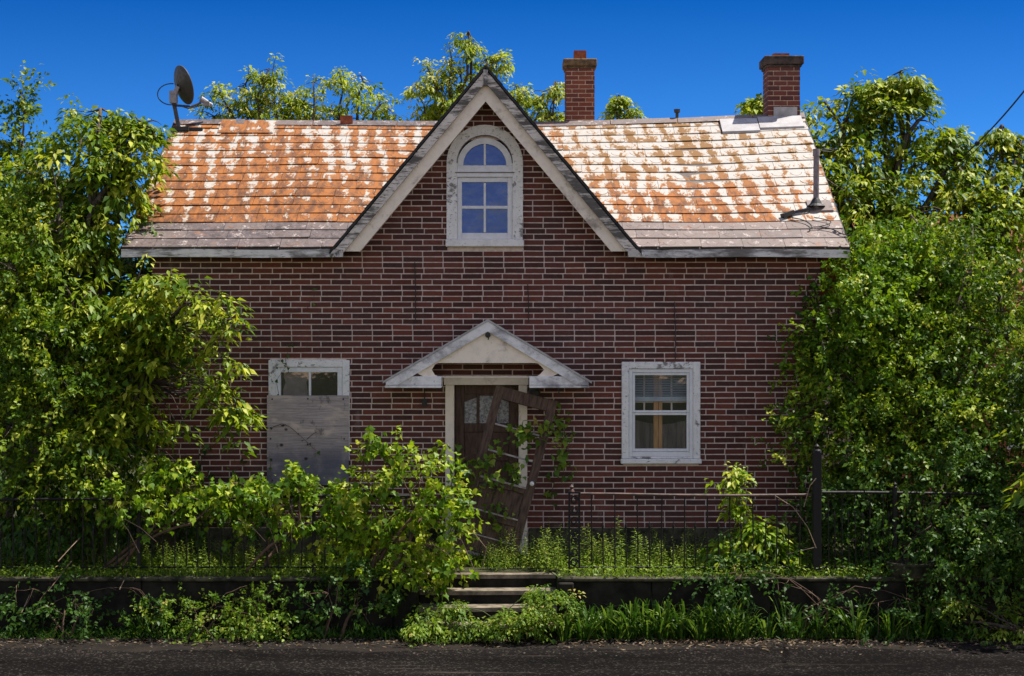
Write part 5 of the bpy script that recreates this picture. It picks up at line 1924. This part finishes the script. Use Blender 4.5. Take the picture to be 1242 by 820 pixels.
# --- upright weeds in the yard
def weed(name, label, stems, h, lean, group, leaf_l, leaf_w, mat='leaf_weed', tone=.55, spread=.10, cat='weeds', dens=26):
    root = thing(name, (0, 0, 0), label, cat, group)
    mb = MB()
    lv = Leaves()
    for s in range(stems):
        bx_, by_ = random.gauss(0, spread), random.gauss(0, spread * .6)
        hh = h * random.uniform(.65, 1.1)
        tip = Vector((bx_ + random.gauss(0, lean), by_ + random.gauss(0, lean), hh))
        b = Vector((bx_, by_, -.02))
        pts = [b.lerp(tip, t) + Vector((0, 0, .02 * math.sin(PI * t))) for t in (0, .35, .7, 1)]
        mb.tube(pts, [.005, .004, .003, .0015], 4)
        n = max(6, int(dens * hh / h))
        t = np.linspace(.15, 1.0, n)
        P = np.array([list(b.lerp(tip, float(q))) for q in t])
        an = np.arange(n) * 2.4 + random.uniform(0, 6)
        up_ = (0.1 + .9 * t ** 3)
        d = np.stack([np.cos(an), np.sin(an), up_], 1)
        ln = leaf_l * (1.1 - .55 * t) * RNG.uniform(.7, 1.2, n)
        lv.add(LANCE, P, d, UP + RNG.normal(0, .25, (n, 3)), ln, ln * leaf_w, tone + RNG.normal(0, .12, n) + .15 * t, .2, .4)
    mb.build('stem', M['green_stem'], root)
    lv.build('foliage', M[mat], root)
    return root


GW = 'weed clumps in the front yard'
protos = [weed('weed_clump', 'clump of upright narrow leaved weeds in the front yard', 7, .42, .05, GW, .085, .22),
          weed('weed_clump', 'clump of upright narrow leaved weeds in the front yard', 9, .34, .06, GW, .075, .28, tone=.62),
          weed('weed_clump', 'clump of upright narrow leaved weeds in the front yard', 6, .50, .06, GW, .095, .2, tone=.45)]
spots = []
rg = random.Random(77)
for px in list(range(590, 690, 16)) + list(range(700, 985, 15)):
    for yy in (-1.35, -.75):
        spots.append((px + rg.uniform(-7, 7), yy + rg.uniform(-.25, .25), rg.uniform(.6, 1.05)))
for px in range(8, 520, 17):
    for yy in (-1.45, -.95):
        spots.append((px + rg.uniform(-8, 8), yy + rg.uniform(-.2, .25), rg.uniform(.45, .85)))
for (px, yy, sc) in ((618, -1.0, 1.0), (650, -1.3, 1.0), (672, -1.4, .95), (660, -1.1, 1.05), (735, -1.2, 1.1), (760, -1.3, 1.1), (715, -1.0, 1.1)):
    spots.append((px, yy, sc))
for i, (px, yy, sc) in enumerate(spots):
    o = protos[i] if i < 3 else copy_tree(protos[i % 3])
    x = (px - 621) / scale_at(yy)
    if SX0 - .05 < x < SX1 and yy < -1.4:
        yy = -1.2
    o.location = (x, yy, -.02)
    o.rotation_euler = (0, 0, rg.uniform(0, 6.28))
    o.scale = (sc, sc, sc)
    if x < SX0:
        o['label'], o['group'] = 'upright narrow leaved weeds behind the left iron fence', 'weeds behind the left fence'
    elif x < .62:
        o['label'], o['group'] = 'upright narrow leaved weeds at the foot of the leaning door', 'weeds by the door'
    else:
        o['label'], o['group'] = 'upright narrow leaved weeds behind the right iron fence', 'weeds behind the right fence'

tree('sapling', 'young sapling with pale upright leaves before the wall right of the window', 'sapling', ((893 - 621) / scale_at(-1.3), -1.3, -.02),
     [Lb(893, 572, -1.3, 15, 14), Lb(891, 592, -1.3, 13, 12), Lb(898, 615, -1.3, 8, 10)],
     'elder', 'leaf_vine', 110, .85, .62, .012, .8, shell=.2, lump=.3, twig_every=2, k=8, bark='green_stem')
tree('broadleaf_weed', 'broad leaved weed clump behind the fence left of the tall post', 'weeds', ((915 - 621) / scale_at(-1.45), -1.45, -.02),
     [Lb(905, 660, -1.45, 22, 16), Lb(930, 652, -1.45, 20, 14), Lb(885, 668, -1.4, 18, 12), Lb(915, 640, -1.4, 14, 10)],
     'elder', 'leaf_vine', 80, 1.15, .55, .01, .6, stems=3, shell=.2, lump=.3, twig_every=3, k=8, bark='green_stem')


# --- strap leaves on the verge
def strap_clump(name, label, n, L, group):
    root = thing(name, (0, 0, 0), label, 'weeds', group)
    lv = Leaves()
    an = RNG.uniform(0, 2 * PI, n)
    h = np.stack([np.cos(an), np.sin(an), np.zeros(n)], 1)
    P = h * RNG.uniform(0, .07, n)[:, None]
    d = h * RNG.uniform(.08, .7, n)[:, None] + UP
    nr = -h + UP * .3
    ln = RNG.uniform(.45, 1.15, n) * L
    lv.add(STRAP, P, d, nr, ln, RNG.uniform(.012, .028, n), .5 + RNG.normal(0, .3, n), .15, .5)
    lv.build('foliage', M['leaf_strap'], root)
    return root


GS = 'strap leaved plants on the verge'
sp = [strap_clump('strap_plant', 'clump of arching strap shaped leaves at the foot of the right wall', 34, .80, GS),
      strap_clump('strap_plant', 'clump of arching strap shaped leaves at the foot of the right wall', 26, .64, GS)]
pl = []
for px in range(690, 900, 11):
    for yy in (-2.2, -2.4):
        pl.append((px + rg.uniform(-6, 6), yy + rg.uniform(-.08, .08), rg.uniform(.75, 1.2)))
for px in range(905, 1160, 22):
    pl.append((px + rg.uniform(-8, 8), -2.3 + rg.uniform(-.1, .1), rg.uniform(.7, 1.2)))
for i, (px, yy, sc) in enumerate(pl):
    o = sp[i] if i < 2 else copy_tree(sp[i % 2])
    o.location = ((px - 621) / scale_at(yy), yy, RZ)
    o.rotation_euler = (0, 0, rg.uniform(0, 6.28))
    o.scale = (sc, sc, sc)
dl = strap_clump('grass_tuft', 'tuft of tall grass on the verge under the left fence', 30, .5, None)
dl.location = ((168 - 621) / scale_at(-2.2), -2.2, RZ)

# --- ground cover
gv = Leaves()
n = 26000
x = RNG.uniform(-8, 8, n)
y = RNG.uniform(-1.85, 2.0, n)
y[:15000] = RNG.uniform(-1.88, -.25, 15000)
keep = ~((x > XL - .05) & (x < XR + .05) & (y > -.05)) & ~((x > SX0 - .02) & (x < SX1 + .02) & (y < -1.15))
x, y = x[keep], y[keep]
n = len(x)
y[:3500] = RNG.uniform(-2.06, -1.84, min(3500, n))
keep = ~((x > SX0 - .03) & (x < SX1 + .03) & (y < -1.15))
x, y = x[keep], y[keep]
n = len(x)
P = np.stack([x, y, np.full(n, -.03)], 1)
d = RNG.normal(0, .45, (n, 3)) * np.array([1, 1, 0]) + UP
gv.add(STRAP, P, d, RNG.normal(0, 1, (n, 3)) * np.array([1, 1, .1]), RNG.uniform(.06, .20, n), RNG.uniform(.006, .012, n), RNG.beta(3, 3, n), .1, .35)
P2 = P[: n // 2] + RNG.normal(0, .05, (n // 2, 3)) * np.array([1, 1, 0])
P2[:, 2] = RNG.uniform(0, .12, n // 2)
P2 = P2[~((P2[:, 0] > SX0 - .02) & (P2[:, 0] < SX1 + .02) & (P2[:, 1] < -1.15))]
m = len(P2)
gv.add(LANCE, P2, RNG.normal(0, 1, (m, 3)) * np.array([1, 1, .3]), UP + RNG.normal(0, .4, (m, 3)), RNG.uniform(.03, .06, m), RNG.uniform(.015, .03, m), RNG.beta(3, 3, m), .2, .2)
tag(gv.build('yard_grass', M['leaf_weed']), 'patchy grass and ground weeds in the front yard', 'grass', kind='stuff')
vg = Leaves()
n = 9000
x = RNG.uniform(-7, 7, n)
y = -2.08 - np.abs(RNG.normal(0, .16, n))
keep = ~((x > SX0 - .02) & (x < SX1 + .02) & (y > -2.45))
x, y = x[keep], y[keep]
n = len(x)
P = np.stack([x, y, np.full(n, RZ)], 1)
d = RNG.normal(0, .5, (n, 3)) * np.array([1, 1, 0]) + UP
vg.add(STRAP, P, d, RNG.normal(0, 1, (n, 3)) * np.array([1, 1, .1]), RNG.uniform(.05, .22, n), RNG.uniform(.006, .013, n), RNG.beta(2.5, 3, n), .1, .35)
tag(vg.build('verge_grass', M['leaf_strap']), 'thin dark grass along the foot of the retaining wall', 'grass', kind='stuff')

# dry stalks leaning through the vines
ds = MB()
for (a, b) in (((785, 150), (838, 275)), ((718, 172), (800, 240)), ((345, 150), (420, 275)), ((560, 120), (515, 165)), ((370, 170), (470, 240)), ((215, 300), (145, 390)), ((240, 230), (175, 300)), ((100, 370), (65, 455)), ((215, 360), (230, 470)), ((385, 330), (360, 385)), ((860, 170), (880, 240))):
    p = at(a[0] / 2.484, 560 + a[1] / 2.484, -1.95)
    q = at(b[0] / 2.484, 560 + b[1] / 2.484, -1.9 if b[1] < 300 else -2.2)
    ds.tube([p, p.lerp(q, .5) + Vector((.015, 0, .02)), q], [.003, .004, .005], 4)
for (pts_) in (((1040, 601), (1062, 615), (1080, 640), (1090, 665)), ((955, 672), (975, 667), (988, 664)), ((975, 615), (982, 590), (990, 580)), ((540, 632), (570, 640), (590, 665), (585, 690)), ((530, 640), (560, 655), (575, 690)), ((520, 660), (550, 670), (560, 700))):
    ds.tube([at(a - (100 if a > 1000 else 0), b, -1.9) for a, b in pts_], .004, 4)
tag(ds.build('dry_stalks', M['dead_stem']), 'dry leaning stalks tangled in the vines along the fence', 'dry stalks', kind='stuff')

# ================================================================== light, sky, camera
sun_dir = Vector((.42, .15, .86)).normalized()
elev = math.asin(sun_dir.z)
azim = math.atan2(sun_dir.x, sun_dir.y)
sl = bpy.data.lights.new('sun', 'SUN')
sl.energy = 5.0
sl.angle = R(.5)
sl.color = (1.0, .955, .87)
so = bpy.data.objects.new('sun', sl)
COL.objects.link(so)
so.rotation_euler = sun_dir.to_track_quat('Z', 'Y').to_euler()
so.location = (8, -4, 20)

w = bpy.data.worlds.new('World')
SC.world = w
w.use_nodes = True
t = w.node_tree
t.nodes.clear()
out = t.nodes.new('ShaderNodeOutputWorld')
bg = t.nodes.new('ShaderNodeBackground')
sky = t.nodes.new('ShaderNodeTexSky')
sky.sky_type = 'NISHITA'
sky.sun_disc = False
sky.sun_elevation = elev
sky.sun_rotation = azim
sky.air_density = 1.0
sky.dust_density = .3
sky.ozone_density = 3.0
sky.altitude = 200
bg.inputs[1].default_value = .115
# deep polarised blue in the clear half of the sky away from the road
tc = t.nodes.new('ShaderNodeTexCoord')
sx = t.nodes.new('ShaderNodeSeparateXYZ')
t.links.new(tc.outputs['Generated'], sx.inputs[0])
mr = t.nodes.new('ShaderNodeMapRange')
mr.interpolation_type = 'SMOOTHSTEP'
t.links.new(sx.outputs[1], mr.inputs[0])
mr.inputs[1].default_value, mr.inputs[2].default_value = .45, .9
el = t.nodes.new('ShaderNodeMapRange')
t.links.new(sx.outputs[2], el.inputs[0])
el.inputs[1].default_value, el.inputs[2].default_value = .03, .20
ct = t.nodes.new('ShaderNodeMix')
ct.data_type = 'RGBA'
ct.inputs[6].default_value = (.095, .385, .97, 1)
ct.inputs[7].default_value = (.003, .143, .49, 1)
t.links.new(el.outputs[0], ct.inputs[0])
mul = t.nodes.new('ShaderNodeMix')
mul.data_type = 'RGBA'
mul.blend_type = 'MULTIPLY'
t.links.new(mr.outputs[0], mul.inputs[0])
warm = t.nodes.new('ShaderNodeMix')
warm.data_type = 'RGBA'
warm.blend_type = 'MULTIPLY'
warm.inputs[0].default_value = 1.0
warm.inputs[7].default_value = (1.36, .98, .82, 1)
t.links.new(sky.outputs[0], warm.inputs[6])
t.links.new(warm.outputs[2], mul.inputs[6])
t.links.new(ct.outputs[2], mul.inputs[7])
t.links.new(mul.outputs[2], bg.inputs[0])
t.links.new(bg.outputs[0], out.inputs[0])

cam = bpy.data.cameras.new('camera')
cam.sensor_width = 36
cam.lens = FPX / 1242 * 36
cam.clip_end = 3000
co = bpy.data.objects.new('camera', cam)
COL.objects.link(co)
co.location = (0, CAM_Y, CAM_Z)
co.rotation_euler = (R(90), 0, 0)
SC.camera = co
SC.view_settings.view_transform = 'Standard'
SC.view_settings.look = 'None'
SC.view_settings.exposure = 0.85
SC.view_settings.gamma = 1.0
SC.render.engine = 'CYCLES'
SC.cycles.max_bounces = 8
SC.cycles.transparent_max_bounces = 12
